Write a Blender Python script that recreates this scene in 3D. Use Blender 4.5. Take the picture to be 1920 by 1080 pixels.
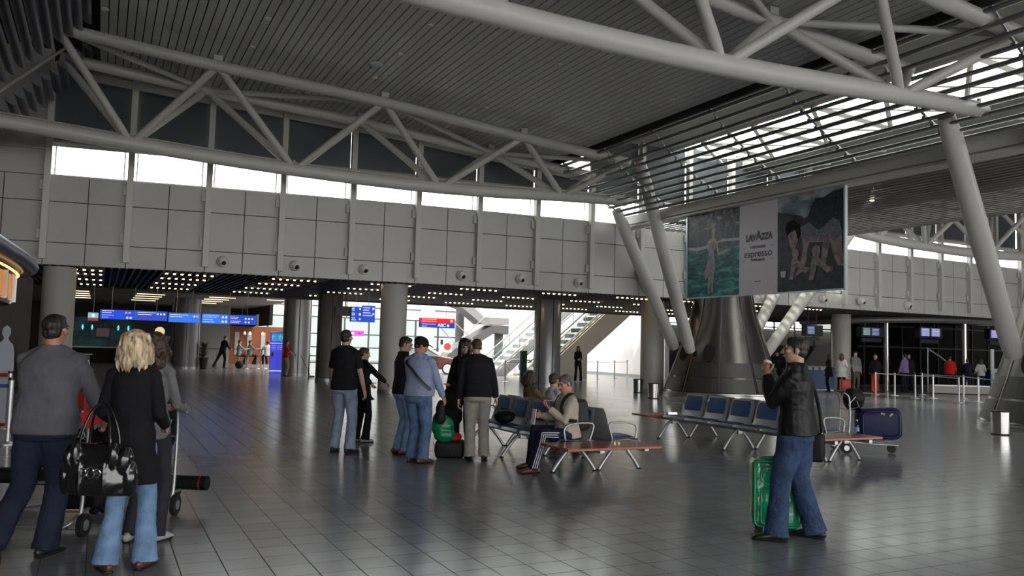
import bpy, bmesh, math, random
from mathutils import Vector, Matrix, Euler
for o in list(bpy.data.objects): bpy.data.objects.remove(o)
scene = bpy.context.scene
COL = scene.collection
PI = math.pi
R = math.radians
rnd = random.Random(11)

# ---------------------------------------------------------------- camera
YAW, PITCH, ROLL = R(26.35), R(4.0), R(1.53)
cam_d = bpy.data.cameras.new('camera')
cam_d.sensor_width = 36.0
cam_d.lens = 1550.0 / 1920.0 * 36.0
cam_d.clip_end = 400
cam = bpy.data.objects.new('camera', cam_d)
COL.objects.link(cam)
cam.matrix_world = (Matrix.Translation((0, 0, 1.66)) @ Matrix.Rotation(-YAW, 4, 'Z')
                    @ Matrix.Rotation(R(90) + PITCH, 4, 'X') @ Matrix.Rotation(ROLL, 4, 'Z'))
scene.camera = cam

# ---------------------------------------------------------------- daylight and exposure
world = bpy.data.worlds.new('overcast_sky')
scene.world = world
world.use_nodes = True
wbg = world.node_tree.nodes['Background']
wbg.inputs[0].default_value = (1.0, 0.98, 0.95, 1)
wbg.inputs[1].default_value = 4.6
sun_d = bpy.data.lights.new('sun', 'SUN')
sun_d.energy = 3.0
sun_d.angle = R(2)
sun_d.color = (1.0, 0.93, 0.82)
sun = bpy.data.objects.new('sun', sun_d)
COL.objects.link(sun)
sun.rotation_euler = Vector((0.42, 0.5, -0.76)).to_track_quat('-Z', 'Y').to_euler()
vs = scene.view_settings
vs.view_transform = 'Standard'
vs.look = 'None'
vs.exposure = 0.36
vs.gamma = 1.0
vs.use_curve_mapping = False
scene.cycles.use_denoising = True
scene.cycles.max_bounces = 8
scene.cycles.diffuse_bounces = 5
scene.cycles.transparent_max_bounces = 16
scene.cycles.sample_clamp_indirect = 4.0

# ---------------------------------------------------------------- materials
MATS = {}
def mat(name, color, rough=0.6, metal=0.0, emit=None, estr=1.0, bump=0.0, bscale=40.0, vary=0.0, vscale=6.0,
        spec=0.5, coat=0.0, stretch=None, trans=0.0):
    if name in MATS: return MATS[name]
    m = bpy.data.materials.new(name); m.use_nodes = True
    nt = m.node_tree; b = nt.nodes['Principled BSDF']
    b.inputs['Base Color'].default_value = (*color, 1)
    b.inputs['Roughness'].default_value = rough
    b.inputs['Metallic'].default_value = metal
    b.inputs['Specular IOR Level'].default_value = spec
    b.inputs['Coat Weight'].default_value = coat
    b.inputs['Transmission Weight'].default_value = trans
    if emit:
        b.inputs['Emission Color'].default_value = (*emit, 1)
        b.inputs['Emission Strength'].default_value = estr
    if bump or vary:
        tc = nt.nodes.new('ShaderNodeTexCoord'); mp = nt.nodes.new('ShaderNodeMapping')
        nt.links.new(tc.outputs['Object'], mp.inputs['Vector'])
        if stretch: mp.inputs['Scale'].default_value = stretch
    if vary:
        n = nt.nodes.new('ShaderNodeTexNoise'); n.inputs['Scale'].default_value = vscale; n.inputs['Detail'].default_value = 4
        nt.links.new(mp.outputs[0], n.inputs['Vector'])
        r = nt.nodes.new('ShaderNodeMapRange'); r.inputs[1].default_value = 0.3; r.inputs[2].default_value = 0.7
        r.inputs[3].default_value = 1 - vary; r.inputs[4].default_value = 1 + vary
        nt.links.new(n.outputs[0], r.inputs[0])
        mx = nt.nodes.new('ShaderNodeVectorMath'); mx.operation = 'SCALE'
        mx.inputs[0].default_value = color
        nt.links.new(r.outputs[0], mx.inputs['Scale'])
        nt.links.new(mx.outputs[0], b.inputs['Base Color'])
    if bump:
        n2 = nt.nodes.new('ShaderNodeTexNoise'); n2.inputs['Scale'].default_value = bscale; n2.inputs['Detail'].default_value = 3
        nt.links.new(mp.outputs[0], n2.inputs['Vector'])
        bp = nt.nodes.new('ShaderNodeBump'); bp.inputs['Strength'].default_value = bump; bp.inputs['Distance'].default_value = 0.02
        nt.links.new(n2.outputs[0], bp.inputs['Height'])
        nt.links.new(bp.outputs[0], b.inputs['Normal'])
    MATS[name] = m
    return m

def glass_mat(name, tint=(0.9, 0.96, 0.95), rough=0.02, ior=1.45):
    if name in MATS: return MATS[name]
    m = bpy.data.materials.new(name); m.use_nodes = True
    nt = m.node_tree; nt.nodes.remove(nt.nodes['Principled BSDF'])
    out = nt.nodes['Material Output']
    tr = nt.nodes.new('ShaderNodeBsdfTransparent'); tr.inputs[0].default_value = (*tint, 1)
    gl = nt.nodes.new('ShaderNodeBsdfGlossy'); gl.inputs['Roughness'].default_value = rough
    fr = nt.nodes.new('ShaderNodeFresnel')
    ge = nt.nodes.new('ShaderNodeNewGeometry'); mr = nt.nodes.new('ShaderNodeMapRange')
    mr.inputs[3].default_value = ior; mr.inputs[4].default_value = 1 / ior      # thin pane: same reflectance from both sides
    nt.links.new(ge.outputs['Backfacing'], mr.inputs[0]); nt.links.new(mr.outputs[0], fr.inputs[0])
    mx = nt.nodes.new('ShaderNodeMixShader')
    nt.links.new(fr.outputs[0], mx.inputs[0]); nt.links.new(tr.outputs[0], mx.inputs[1]); nt.links.new(gl.outputs[0], mx.inputs[2])
    nt.links.new(mx.outputs[0], out.inputs[0])
    MATS[name] = m
    return m

WHITE_STEEL = mat('white_painted_steel', (0.56, 0.545, 0.51), 0.38)
PANEL = mat('light_grey_wall_panel', (0.50, 0.495, 0.47), 0.35, vary=0.03, vscale=0.7)
JOINT = mat('dark_joint', (0.03, 0.03, 0.03), 0.8)
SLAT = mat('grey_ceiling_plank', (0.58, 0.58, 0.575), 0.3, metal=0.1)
DARK = mat('black_void', (0.012, 0.012, 0.012), 0.9)
DPANEL = mat('charcoal_wall_panel', (0.065, 0.075, 0.082), 0.5, vary=0.06, vscale=1.5)
COLUMN = mat('grey_white_column', (0.46, 0.445, 0.41), 0.45)
BLADE = mat('grey_louvre_metal', (0.24, 0.24, 0.25), 0.3, metal=0.7)
CHROME = mat('chrome', (0.75, 0.75, 0.76), 0.12, metal=1.0)
STEEL = mat('brushed_steel', (0.42, 0.41, 0.40), 0.28, metal=1.0)
ALU = mat('aluminium', (0.42, 0.43, 0.44), 0.38, metal=0.75)
BLACKP = mat('black_plastic', (0.012, 0.012, 0.013), 0.45)
RUBBER = mat('black_rubber', (0.01, 0.01, 0.01), 0.8)
GLASS = glass_mat('clear_glass')
TGLASS = glass_mat('teal_glass', (0.8, 0.88, 0.87), 0.05)
DGLASS = glass_mat('dark_glass', (0.10, 0.11, 0.11), 0.06, 1.2)
WHITE = mat('white_plaster', (0.72, 0.71, 0.69), 0.6)
GREYW = mat('mid_grey_wall', (0.19, 0.185, 0.175), 0.6)

# ---------------------------------------------------------------- mesh builder
class MB:
    def __init__(s): s.v = []; s.f = []; s.mi = []; s.m = 0
    def add(s, vs, fs):
        b = len(s.v); s.v += [tuple(p) for p in vs]
        for f in fs: s.f.append([b + i for i in f]); s.mi.append(s.m)
    def box(s, c, d, rz=0, M=None, bev=0.0):
        x, y, z = d[0] / 2, d[1] / 2, d[2] / 2
        if bev <= 0:
            P = [(-x, -y, -z), (x, -y, -z), (x, y, -z), (-x, y, -z), (-x, -y, z), (x, -y, z), (x, y, z), (-x, y, z)]
            F = [(0, 3, 2, 1), (4, 5, 6, 7), (0, 1, 5, 4), (1, 2, 6, 5), (2, 3, 7, 6), (3, 0, 4, 7)]
        else:
            bm = bmesh.new(); bmesh.ops.create_cube(bm, size=1)
            for v in bm.verts: v.co = Vector((v.co.x * d[0], v.co.y * d[1], v.co.z * d[2]))
            bmesh.ops.bevel(bm, geom=bm.edges[:], offset=bev, segments=3, affect='EDGES', profile=0.5)
            bm.verts.index_update()
            P = [v.co.copy() for v in bm.verts]; F = [[v.index for v in f.verts] for f in bm.faces]; bm.free()
        T = Matrix.Translation(c) @ (M.to_4x4() if M is not None else Matrix.Rotation(rz, 4, 'Z'))
        s.add([T @ Vector(p) for p in P], F)
        return s
    def loft(s, rings, caps=True):
        n = len(rings[0]); vs = [p for r in rings for p in r]; fs = []
        for i in range(len(rings) - 1):
            for j in range(n):
                k = (j + 1) % n
                fs.append((i * n + j, i * n + k, (i + 1) * n + k, (i + 1) * n + j))
        if caps:
            fs.append(tuple(reversed(range(n)))); fs.append(tuple((len(rings) - 1) * n + j for j in range(n)))
        s.add(vs, fs); return s
    def tube(s, pts, r, n=12, caps=True, flat=None, ref=None, round_ends=False):
        pts = [Vector(p) for p in pts]
        if not hasattr(r, '__len__'): r = [r] * len(pts)
        r = [(q, q * (flat or 1.0)) if not hasattr(q, '__len__') else q for q in r]
        if round_ends:
            a, b = (pts[1] - pts[0]).normalized(), (pts[-1] - pts[-2]).normalized()
            q0, q1 = r[0], r[-1]; e0, e1 = min(q0), min(q1)
            pts = [pts[0] - a * e0, pts[0] - a * e0 * 0.7] + pts + [pts[-1] + b * e1 * 0.7, pts[-1] + b * e1]
            r = [(q0[0] * .25, q0[1] * .25), (q0[0] * .72, q0[1] * .72)] + r + [(q1[0] * .72, q1[1] * .72), (q1[0] * .25, q1[1] * .25)]
        rings = []; up = None
        for i, p in enumerate(pts):
            if i == 0: t = pts[1] - pts[0]
            elif i == len(pts) - 1: t = pts[-1] - pts[-2]
            else: t = (pts[i + 1] - p).normalized() + (p - pts[i - 1]).normalized()
            if t.length < 1e-9: t = Vector((0, 0, 1))
            t.normalize()
            if up is None:
                up = Vector(ref) if ref is not None else (Vector((0, 0, 1)) if abs(t.z) < 0.9 else Vector((1, 0, 0)))
            x = up - t * up.dot(t)
            if x.length < 1e-6: x = t.orthogonal()
            x.normalize(); y = t.cross(x); up = x
            rings.append([p + x * (r[i][0] * math.cos(2 * PI * j / n)) + y * (r[i][1] * math.sin(2 * PI * j / n)) for j in range(n)])
        return s.loft(rings, caps)
    def cyl(s, c, r, h, n=24, r2=None):
        c = Vector(c); r2 = r if r2 is None else r2
        return s.tube([c, c + Vector((0, 0, h))], [(r, r), (r2, r2)], n, ref=(1, 0, 0))
    def lathe(s, c, prof, n=32):
        c = Vector(c)
        return s.loft([[c + Vector((r * math.cos(2 * PI * j / n), r * math.sin(2 * PI * j / n), z)) for j in range(n)] for r, z in prof])
    def ell(s, c, r, M=None, n=16, m=10):
        c = Vector(c); rings = []
        for i in range(1, m):
            a = PI * i / m
            ring = []
            for j in range(n):
                b = 2 * PI * j / n
                p = Vector((r[0] * math.sin(a) * math.cos(b), r[1] * math.sin(a) * math.sin(b), -r[2] * math.cos(a)))
                ring.append(c + (M @ p if M is not None else p))
            rings.append(ring)
        return s.loft(rings)
    def prism(s, poly, ax, a, b):
        """poly: 2d outline in the two axes other than ax, extruded from a to b along ax"""
        def P(q, w):
            return (w, q[0], q[1]) if ax == 0 else ((q[0], w, q[1]) if ax == 1 else (q[0], q[1], w))
        return s.loft([[P(q, a) for q in poly], [P(q, b) for q in poly]])
    def xf(s, M, start=0):
        s.v[start:] = [tuple(M @ Vector(p)) for p in s.v[start:]]; return s
    def build(s, name, mats, parent=None, smooth=False, loc=None):
        me = bpy.data.meshes.new(name); me.from_pydata(s.v, [], s.f)
        mats = mats if isinstance(mats, (list, tuple)) else [mats]
        for m in mats: me.materials.append(m)
        if len(mats) > 1: me.polygons.foreach_set('material_index', s.mi)
        bm = bmesh.new(); bm.from_mesh(me); bmesh.ops.recalc_face_normals(bm, faces=bm.faces[:]); bm.to_mesh(me); bm.free()
        if smooth:
            me.polygons.foreach_set('use_smooth', [True] * len(me.polygons))
            me.set_sharp_from_angle(angle=R(40 if smooth is True else smooth))
        me.update()
        o = bpy.data.objects.new(name, me); COL.objects.link(o)
        if parent is not None: o.parent = parent
        if loc is not None: o.location = loc
        return o

def tag(o, label=None, cat=None, group=None, kind=None):
    if label: o['label'] = label
    if cat: o['category'] = cat
    if group: o['group'] = group
    if kind: o['kind'] = kind
    return o
def thing(name, label, cat, loc=(0, 0, 0), rz=0.0, group=None):
    o = bpy.data.objects.new(name, None); COL.objects.link(o)
    o.empty_display_size = 0.2; o.location = loc; o.rotation_euler = (0, 0, rz)
    return tag(o, label, cat, group)
def struct(name, mb, mats, smooth=False):
    return tag(mb.build(name, mats, None, smooth), kind='structure')
def dup(root, loc, rz=None, label=None, group=None, scale=None):
    r = root.copy(); COL.objects.link(r); r.location = loc
    if rz is not None: r.rotation_euler = (0, 0, rz)
    if scale is not None: r.scale = (scale,) * 3
    if label: r['label'] = label
    if group: r['group'] = group
    for ch in list(root.children):
        c = ch.copy(); COL.objects.link(c); c.parent = r
        for g in ch.children:
            d = g.copy(); COL.objects.link(d); d.parent = c
    return r
def lerp(a, b, t): return a + (b - a) * t
def interp(tab, x):
    if x <= tab[0][0]: return tab[0][1] + (x - tab[0][0]) * (tab[1][1] - tab[0][1]) / (tab[1][0] - tab[0][0])
    for (x0, y0), (x1, y1) in zip(tab, tab[1:]):
        if x <= x1: return y0 + (y1 - y0) * (x - x0) / (x1 - x0)
    (x0, y0), (x1, y1) = tab[-2:]
    return y1 + (x - x1) * (y1 - y0) / (x1 - x0)
def text_mesh(s, size, mat_, parent, name, M, depth=0.004, align='CENTER', bold=0.0, xs=1.0):
    cu = bpy.data.curves.new(name, 'FONT'); cu.body = s; cu.size = size; cu.extrude = depth; cu.align_x = align; cu.align_y = 'CENTER'
    cu.offset = bold
    o = bpy.data.objects.new('lettering_source', cu); COL.objects.link(o)
    dg = bpy.context.evaluated_depsgraph_get()
    me = bpy.data.meshes.new_from_object(o.evaluated_get(dg)); bpy.data.objects.remove(o)
    me.name = name; me.materials.clear(); me.materials.append(mat_)
    me.transform(M @ Matrix.Diagonal((xs, 1, 1, 1)))
    t = bpy.data.objects.new(name, me); COL.objects.link(t); t.parent = parent
    return t
def frame2(origin, xdir, ydir):
    """matrix whose X is xdir, Y is ydir, Z their cross product"""
    x = Vector(xdir).normalized(); y = Vector(ydir).normalized(); z = x.cross(y)
    M = Matrix((x, y, z)).transposed().to_4x4(); M.translation = Vector(origin); return M
# ================================================================ THE SETTING
# ---- floor: 0.3 m grey glossy tiles
def floor_mat():
    m = bpy.data.materials.new('glossy_grey_floor_tile'); m.use_nodes = True
    nt = m.node_tree; b = nt.nodes['Principled BSDF']
    tc = nt.nodes.new('ShaderNodeTexCoord')
    def mth(op, *ins):
        q = nt.nodes.new('ShaderNodeMath'); q.operation = op
        for i, v in enumerate(ins):
            if isinstance(v, (int, float)): q.inputs[i].default_value = v
            else: nt.links.new(v, q.inputs[i])
        return q.outputs[0]
    sx = nt.nodes.new('ShaderNodeSeparateXYZ'); nt.links.new(tc.outputs['Object'], sx.inputs[0])
    TS_, GW = 0.3, 0.008
    def line(o):
        fr_ = mth('FRACT', mth('DIVIDE', mth('ADD', o, 300.0), TS_))
        return mth('LESS_THAN', mth('MINIMUM', fr_, mth('SUBTRACT', 1.0, fr_)), GW / 2 / TS_)
    grid = mth('MAXIMUM', line(sx.outputs[0]), line(sx.outputs[1]))
    fl = nt.nodes.new('ShaderNodeVectorMath'); fl.operation = 'SNAP'; fl.inputs[1].default_value = (TS_, TS_, 10)
    nt.links.new(tc.outputs['Object'], fl.inputs[0])
    wn_ = nt.nodes.new('ShaderNodeTexWhiteNoise'); nt.links.new(fl.outputs[0], wn_.inputs['Vector'])
    cr = nt.nodes.new('ShaderNodeMix'); cr.data_type = 'RGBA'
    cr.inputs[6].default_value = (0.215, 0.218, 0.230, 1); cr.inputs[7].default_value = (0.245, 0.248, 0.260, 1)
    nt.links.new(wn_.outputs['Value'], cr.inputs[0])
    cg = nt.nodes.new('ShaderNodeMix'); cg.data_type = 'RGBA'; cg.inputs[7].default_value = (0.04, 0.04, 0.042, 1)
    nt.links.new(grid, cg.inputs[0]); nt.links.new(cr.outputs[2], cg.inputs[6])
    nt.links.new(cg.outputs[2], b.inputs['Base Color'])
    n = nt.nodes.new('ShaderNodeTexNoise'); n.inputs['Scale'].default_value = 1.3; n.inputs['Detail'].default_value = 3
    nt.links.new(tc.outputs['Object'], n.inputs['Vector'])
    r = nt.nodes.new('ShaderNodeMapRange'); r.inputs[3].default_value = 0.15; r.inputs[4].default_value = 0.23
    nt.links.new(n.outputs[0], r.inputs[0])
    mx = nt.nodes.new('ShaderNodeMix'); mx.data_type = 'FLOAT'
    nt.links.new(grid, mx.inputs[0]); nt.links.new(r.outputs[0], mx.inputs[2]); mx.inputs[3].default_value = 0.8
    nt.links.new(mx.outputs[0], b.inputs['Roughness'])
    b.inputs['Specular IOR Level'].default_value = 0.42
    bp = nt.nodes.new('ShaderNodeBump'); bp.inputs['Strength'].default_value = 0.25; bp.inputs['Distance'].default_value = 0.004; bp.invert = True
    wv = nt.nodes.new('ShaderNodeTexNoise'); wv.inputs['Scale'].default_value = 5.0
    nt.links.new(tc.outputs['Object'], wv.inputs['Vector'])
    ad = nt.nodes.new('ShaderNodeMath'); ad.operation = 'MULTIPLY_ADD'; ad.inputs[1].default_value = 0.35
    nt.links.new(wv.outputs[0], ad.inputs[0]); nt.links.new(grid, ad.inputs[2])
    nt.links.new(ad.outputs[0], bp.inputs['Height'])
    nt.links.new(bp.outputs[0], b.inputs['Normal'])
    return m
struct('floor', MB().box((24, 24, -0.1), (92, 96, 0.2)), floor_mat())

# ---- gently curved upper wall over the passage, v as a function of u
WALLV = [(-12, 28.6), (-1.5, 26.98), (2.6, 26.42), (8.4, 25.75), (15.5, 25.3), (20, 25.2), (29.3, 25.5), (37.5, 25.7), (46, 26.2)]
def wv(u): return interp(WALLV, u)
CEILZ = [(-1.4, 9.45), (0.6, 9.27), (2.6, 9.1), (6.8, 8.78), (9, 8.58), (11.3, 8.35), (13.9, 8.1)]
MULL = [-1.6 + 2.15 * k for k in range(-5, 23)]
wb = MB()
PW = MB()
def wall_panel(u0, u1, z0, z1, gap=0.012, d=0.03):
    y0, y1 = wv(u0), wv(u1)
    u0 += gap; u1 -= gap; z0 += gap; z1 -= gap
    A = [(u0, y0, z0), (u1, y1, z0), (u1, y1, z1), (u0, y0, z1)]
    B = [(p[0], p[1] + d, p[2]) for p in A]
    PW.add(A + B, [(0, 1, 2, 3), (7, 6, 5, 4), (0, 4, 5, 1), (1, 5, 6, 2), (2, 6, 7, 3), (3, 7, 4, 0)])
for k in range(len(MULL) - 1):
    a, b = MULL[k], MULL[k + 1]; c = (a + b) / 2
    for (u0, u1) in ((a, c), (c, b)):
        for z0, z1 in ((3.62, 4.27), (4.27, 5.45), (5.45, 6.2)): wall_panel(u0, u1, z0, z1)
    wb.add([(a, wv(a) + .035, 3.62), (b, wv(b) + .035, 3.62), (b, wv(b) + .035, 6.19), (a, wv(a) + .035, 6.19),
            (a, wv(a) + .3, 3.62), (b, wv(b) + .3, 3.62), (b, wv(b) + .3, 6.19), (a, wv(a) + .3, 6.19)],
           [(0, 1, 2, 3), (7, 6, 5, 4), (0, 4, 5, 1), (3, 2, 6, 7)])
PW.m = 0
w = struct('wall_back', PW, PANEL)
bk = wb.build('wall_back', JOINT); tag(bk, kind='structure')
# white solid panels beyond the window row (left of it and right of it), charcoal panels over the windows
def upper(u0, u1, z0, z1, m, name='wall_back', dy=0.0, th=0.08):
    q = MB()
    n = 1
    y0, y1 = wv(u0) + dy, wv(u1) + dy
    zz0 = z1(u0) if callable(z1) else z1; zz1 = z1(u1) if callable(z1) else z1
    A = [(u0, y0, z0), (u1, y1, z0), (u1, y1, zz1), (u0, y0, zz0)]
    B = [(p[0], p[1] + th, p[2]) for p in A]
    q.add(A + B, [(0, 1, 2, 3), (7, 6, 5, 4), (0, 4, 5, 1), (1, 5, 6, 2), (2, 6, 7, 3), (3, 7, 4, 0)])
    return struct(name, q, m)
cz = lambda u: interp(CEILZ, u) + 0.0
for k in range(5):
    for z0, z1 in ((6.2, 6.95), (6.95, 8.1), (8.1, 9.9)): upper(MULL[k] + .012, MULL[k + 1] - .012, z0 + .012, z1 - .012, PANEL)
wn = 0
for k in range(5, 13):
    a, b = MULL[k], MULL[k + 1]
    upper(a + .06, b - .06, 7.2, cz, DPANEL, dy=0.1)
for k in list(range(5, 13)) + list(range(13, 25)):
    a, b = MULL[k], MULL[k + 1]; wn += 1
    q = MB(); ya, yb = wv(a) + .06, wv(b) + .06
    q.add([(a, ya, 6.2), (b, yb, 6.2), (b, yb, 7.08), (a, ya, 7.08)], [(0, 1, 2, 3)])
    wroot = struct('window_%d' % wn, q, GLASS)
    f = MB()
    for z in (6.2, 7.1):
        f.tube([(a, ya - .02, z), (b, yb - .02, z)], 0.045, 4)
    f.tube([(a + .17, wv(a + .17) + .1, 6.2), (a + .17, wv(a + .17) + .1, 7.1)], 0.02, 4)
    f.tube([(b - .17, wv(b - .17) + .1, 6.2), (b - .17, wv(b - .17) + .1, 7.1)], 0.02, 4)
    f.build('window_frame', WHITE_STEEL, wroot)
for k in range(13, 25):
    upper(MULL[k] + .06, MULL[k + 1] - .06, 7.2, 9.5, DPANEL, dy=0.1)
for k in range(25, 27):
    for z0, z1 in ((6.2, 6.95), (6.95, 8.1), (8.1, 9.9)): upper(MULL[k] + .012, MULL[k + 1] - .012, z0 + .012, z1 - .012, PANEL)
# long header beam above windows + ceiling trim
for i, (ua, ub) in enumerate(((MULL[5], MULL[13]), (MULL[13], MULL[25]))):
    h = MB(); n = 10
    for j in range(n):
        a, b = lerp(ua, ub, j / n), lerp(ua, ub, (j + 1) / n)
        h.tube([(a, wv(a) - .02, 7.16), (b, wv(b) - .02, 7.16)], 0.07, 4)
        if i == 0: h.tube([(a, wv(a) + .0, cz(a) - .12), (b, wv(b) + .0, cz(b) - .12)], [(0.2, .1), (0.2, .1)], 4)
    struct('trim_%d' % (i + 1), h, WHITE_STEEL)
# vertical wall posts (mullions) standing proud of the panels
for k, u in enumerate(MULL):
    top = (cz(u) if -2 < u < 16 else 9.5)
    g = MB(); y = wv(u)
    g.box((u, y - .11, (3.78 + top) / 2), (0.17, 0.2, top - 3.78))
    for z in (4.5, 5.9): g.box((u - .13, y - .05, z), (0.1, 0.08, 0.26))
    g.box((u - .12, y - .02, 3.79), (0.26, .05, 0.03))
    struct('trim_%d' % (k + 3), g, WHITE_STEEL)
# the mezzanine body behind the upper wall, which is also the ceiling of the passage
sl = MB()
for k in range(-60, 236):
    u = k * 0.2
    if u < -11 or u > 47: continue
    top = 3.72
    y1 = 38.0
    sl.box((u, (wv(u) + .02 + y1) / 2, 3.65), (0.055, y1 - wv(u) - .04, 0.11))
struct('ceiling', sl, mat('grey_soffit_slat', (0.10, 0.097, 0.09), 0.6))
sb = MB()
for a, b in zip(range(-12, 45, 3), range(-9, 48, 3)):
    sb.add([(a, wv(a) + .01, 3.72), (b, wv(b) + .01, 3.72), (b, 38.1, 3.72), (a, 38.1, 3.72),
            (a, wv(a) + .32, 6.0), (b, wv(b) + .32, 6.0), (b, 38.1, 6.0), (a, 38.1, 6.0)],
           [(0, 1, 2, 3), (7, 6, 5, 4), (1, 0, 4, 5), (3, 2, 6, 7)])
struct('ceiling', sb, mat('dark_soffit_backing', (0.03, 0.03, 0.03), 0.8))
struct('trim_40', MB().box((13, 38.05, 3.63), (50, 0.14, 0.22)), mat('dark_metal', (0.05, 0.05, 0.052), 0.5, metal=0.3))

# ---- main hall roof: long grey planks running towards the wall
pk = MB()
u = -.42
while u < 13.75:
    z0, z1 = cz(u), cz(u + .175)
    v0, v1 = -13, wv(u) - .02
    pk.add([(u, v0, z0), (u + .175, v0, z1), (u + .175, v1, z1), (u, v1, z0),
            (u, v0, z0 + .05), (u + .175, v0, z1 + .05), (u + .175, v1, z1 + .05), (u, v1, z0 + .05)],
           [(0, 3, 2, 1), (4, 5, 6, 7), (0, 1, 5, 4), (2, 3, 7, 6), (1, 2, 6, 5), (3, 0, 4, 7)])
    u += 0.2
struct('ceiling', pk, SLAT)
rb = MB()
for a, b in zip([-.45, 2, 5, 8, 11], [2, 5, 8, 11, 13.95]):
    rb.add([(a, -13, cz(a) + .09), (b, -13, cz(b) + .09), (b, 27.4, cz(b) + .09), (a, 27.4, cz(a) + .09),
            (a, -13, 10.4), (b, -13, 10.4), (b, 27.4, 10.4), (a, 27.4, 10.4)],
           [(0, 1, 2, 3), (7, 6, 5, 4), (0, 4, 5, 1), (2, 6, 7, 3)])
struct('ceiling', rb, DARK)
struct('trim_41', MB().box((13.93, 6.5, 8.12), (0.1, 39.6, 0.26)), mat('ceiling_edge_black', (0.02, 0.02, 0.02), 0.6))
# left valley: black closing walls added against sky leaks, then the roof slab
struct('wall_back', MB().box((-6.83, 28.9, 8.3), (10.35, .3, 4.8)), DARK)
struct('wall_back', MB().box((-1.1, 27.7, 9.95), (2.6, .3, 1.5)), DARK)  # added blocker closing the bright gap between wall top and roof
struct('ceiling', MB().box((-6.3, 8.2, 10.5), (12, 42.5, 0.2)), DARK)
struct('wall_left', MB().box((-12.2, 23, 5.2), (0.3, 72, 10.6)), GREYW)
struct('wall_right', MB().box((62, 7, 5.2), (0.3, 40, 10.6)), GREYW)
struct('wall_right', MB().box((62, 43, 2.8), (0.3, 32, 5.6)), GREYW)
# unseen glazed front, added behind the photographer to let in fill daylight
fr_ = MB()
for u in range(-12, 63, 3): fr_.box((u, -13, 5), (0.12, 0.2, 10))
for z in (0.1, 2.6, 5.2, 7.8, 10): fr_.box((25, -13, z), (74, 0.14, 0.12))
wf = struct('wall_front', fr_, WHITE_STEEL)
struct('wall_front', MB().box((25, -13.1, 8.6), (74, 0.1, 3.6)), GREYW)
struct('window_40', MB().add([(-12, -13, 0), (62, -13, 0), (62, -13, 6.8), (-12, -13, 6.8)], [(0, 1, 2, 3)]) or MB(), TGLASS) if False else None
gq = MB(); gq.add([(-12, -13.02, 0), (62, -13.02, 0), (62, -13.02, 6.8), (-12, -13.02, 6.8)], [(0, 1, 2, 3)])
struct('window_40', gq, glass_mat('fill_daylight_glass', (0.92, 0.93, 0.95)))

# ---- right bay roof, skylight between the two bays
rr = MB()
for k in range(71):
    u = 25.8 + k * 0.5
    rr.box((u + .23, 6.5, 9.45), (0.46, 40, 0.06))
struct('ceiling', rr, mat('right_bay_plank', (.3, .3, .295), .4))
struct('ceiling', MB().box((43.9, 6.5, 9.75), (36.2, 41, 0.2)), DARK)
sk = MB()
sk.box((16.6, 6.8, 9.4), (5.4, 40, 0.15))
sk.box((23.7, 6.8, 9.2), (1.8, 40, 0.4))
struct('ceiling', sk, mat('skylight_curb', (0.3, 0.295, 0.28), 0.6))
skyl = None
for wi, (ua, za, ub, zb) in enumerate(((19.3, 9.4, 22.8, 9.2), (24.7, 9.3, 25.7, 9.4))):
    g = MB(); g.add([(ua, -13.0, za), (ub, -13.0, zb), (ub, 26.8, zb), (ua, 26.8, za)], [(0, 1, 2, 3)])
    skyl = struct('window_%d' % (41 + wi * 5), g, GLASS)
    fb = MB()
    vv = -12.8
    while vv < 26.6:
        fb.tube([(ua, vv, za - .1), (ub, vv, zb - .1)], 0.11, 4)
        if vv < 24 and wi == 0: fb.tube([(ua, vv, za - .16), (ub, vv + 2.6, zb - .16)], 0.08, 6); fb.tube([(ub, vv, zb - .16), (ua, vv + 2.6, za - .16)], 0.05, 6)
        vv += 2.6
    for q in (0, .5, 1): fb.tube([(lerp(ua, ub, q), -12.8, lerp(za, zb, q) - .08), (lerp(ua, ub, q), 26.6, lerp(za, zb, q) - .08)], 0.06, 4)
    fb.build('window_frame', WHITE_STEEL, skyl)
# long white edge beam that carries the banner and the flat slatted screen
be = MB()
be.box((17.0, 6.3, 6.28), (0.34, 38.4, 0.30)); be.box((17.05, 6.3, 6.05), (0.5, 38.4, 0.06))
struct('trim_42', be, WHITE_STEEL)

# ---- atrium behind the passage
WV = 62.0
struct('wall_right', MB().box((28.85, 50.0, 3.6), (0.3, 23.6, 7.2)), WHITE)
fz = MB()
fz.box((19, WV + .1, 5.4), (22, 0.2, 3.8))
struct('wall_back', fz, mat('white_cladding', (0.6, 0.62, 0.62), 0.4))
fm = MB()
for u in [9 + 1.9 * k for k in range(11)]: fm.box((u, WV, 1.75), (0.1, 0.14, 3.5))
for z in (0.05, 1.2, 2.2, 3.45): fm.box((19, WV, z), (22, 0.12, 0.09))
fm.box((19, WV - .05, 4.3), (22, 0.06, 0.05)); fm.box((12.8, WV - .05, 5), (0.05, .06, 3)); fm.box((16.7, WV - .05, 5), (0.05, .06, 3)); fm.box((20.5, WV - .05, 5), (0.05, .06, 3))
struct('wall_back', fm, mat('facade_frame', (0.05, 0.055, 0.055), 0.5))
g = MB(); g.add([(8, WV + .02, 0), (30, WV + .02, 0), (30, WV + .02, 3.5), (8, WV + .02, 3.5)], [(0, 1, 2, 3)])
struct('window_42', g, glass_mat('facade_teal_glass', (.15, .175, .17), .08))
struct('baseboard_right', MB().box((28.66, 46, 0.08), (0.06, 15, 0.16)), ALU)

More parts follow.
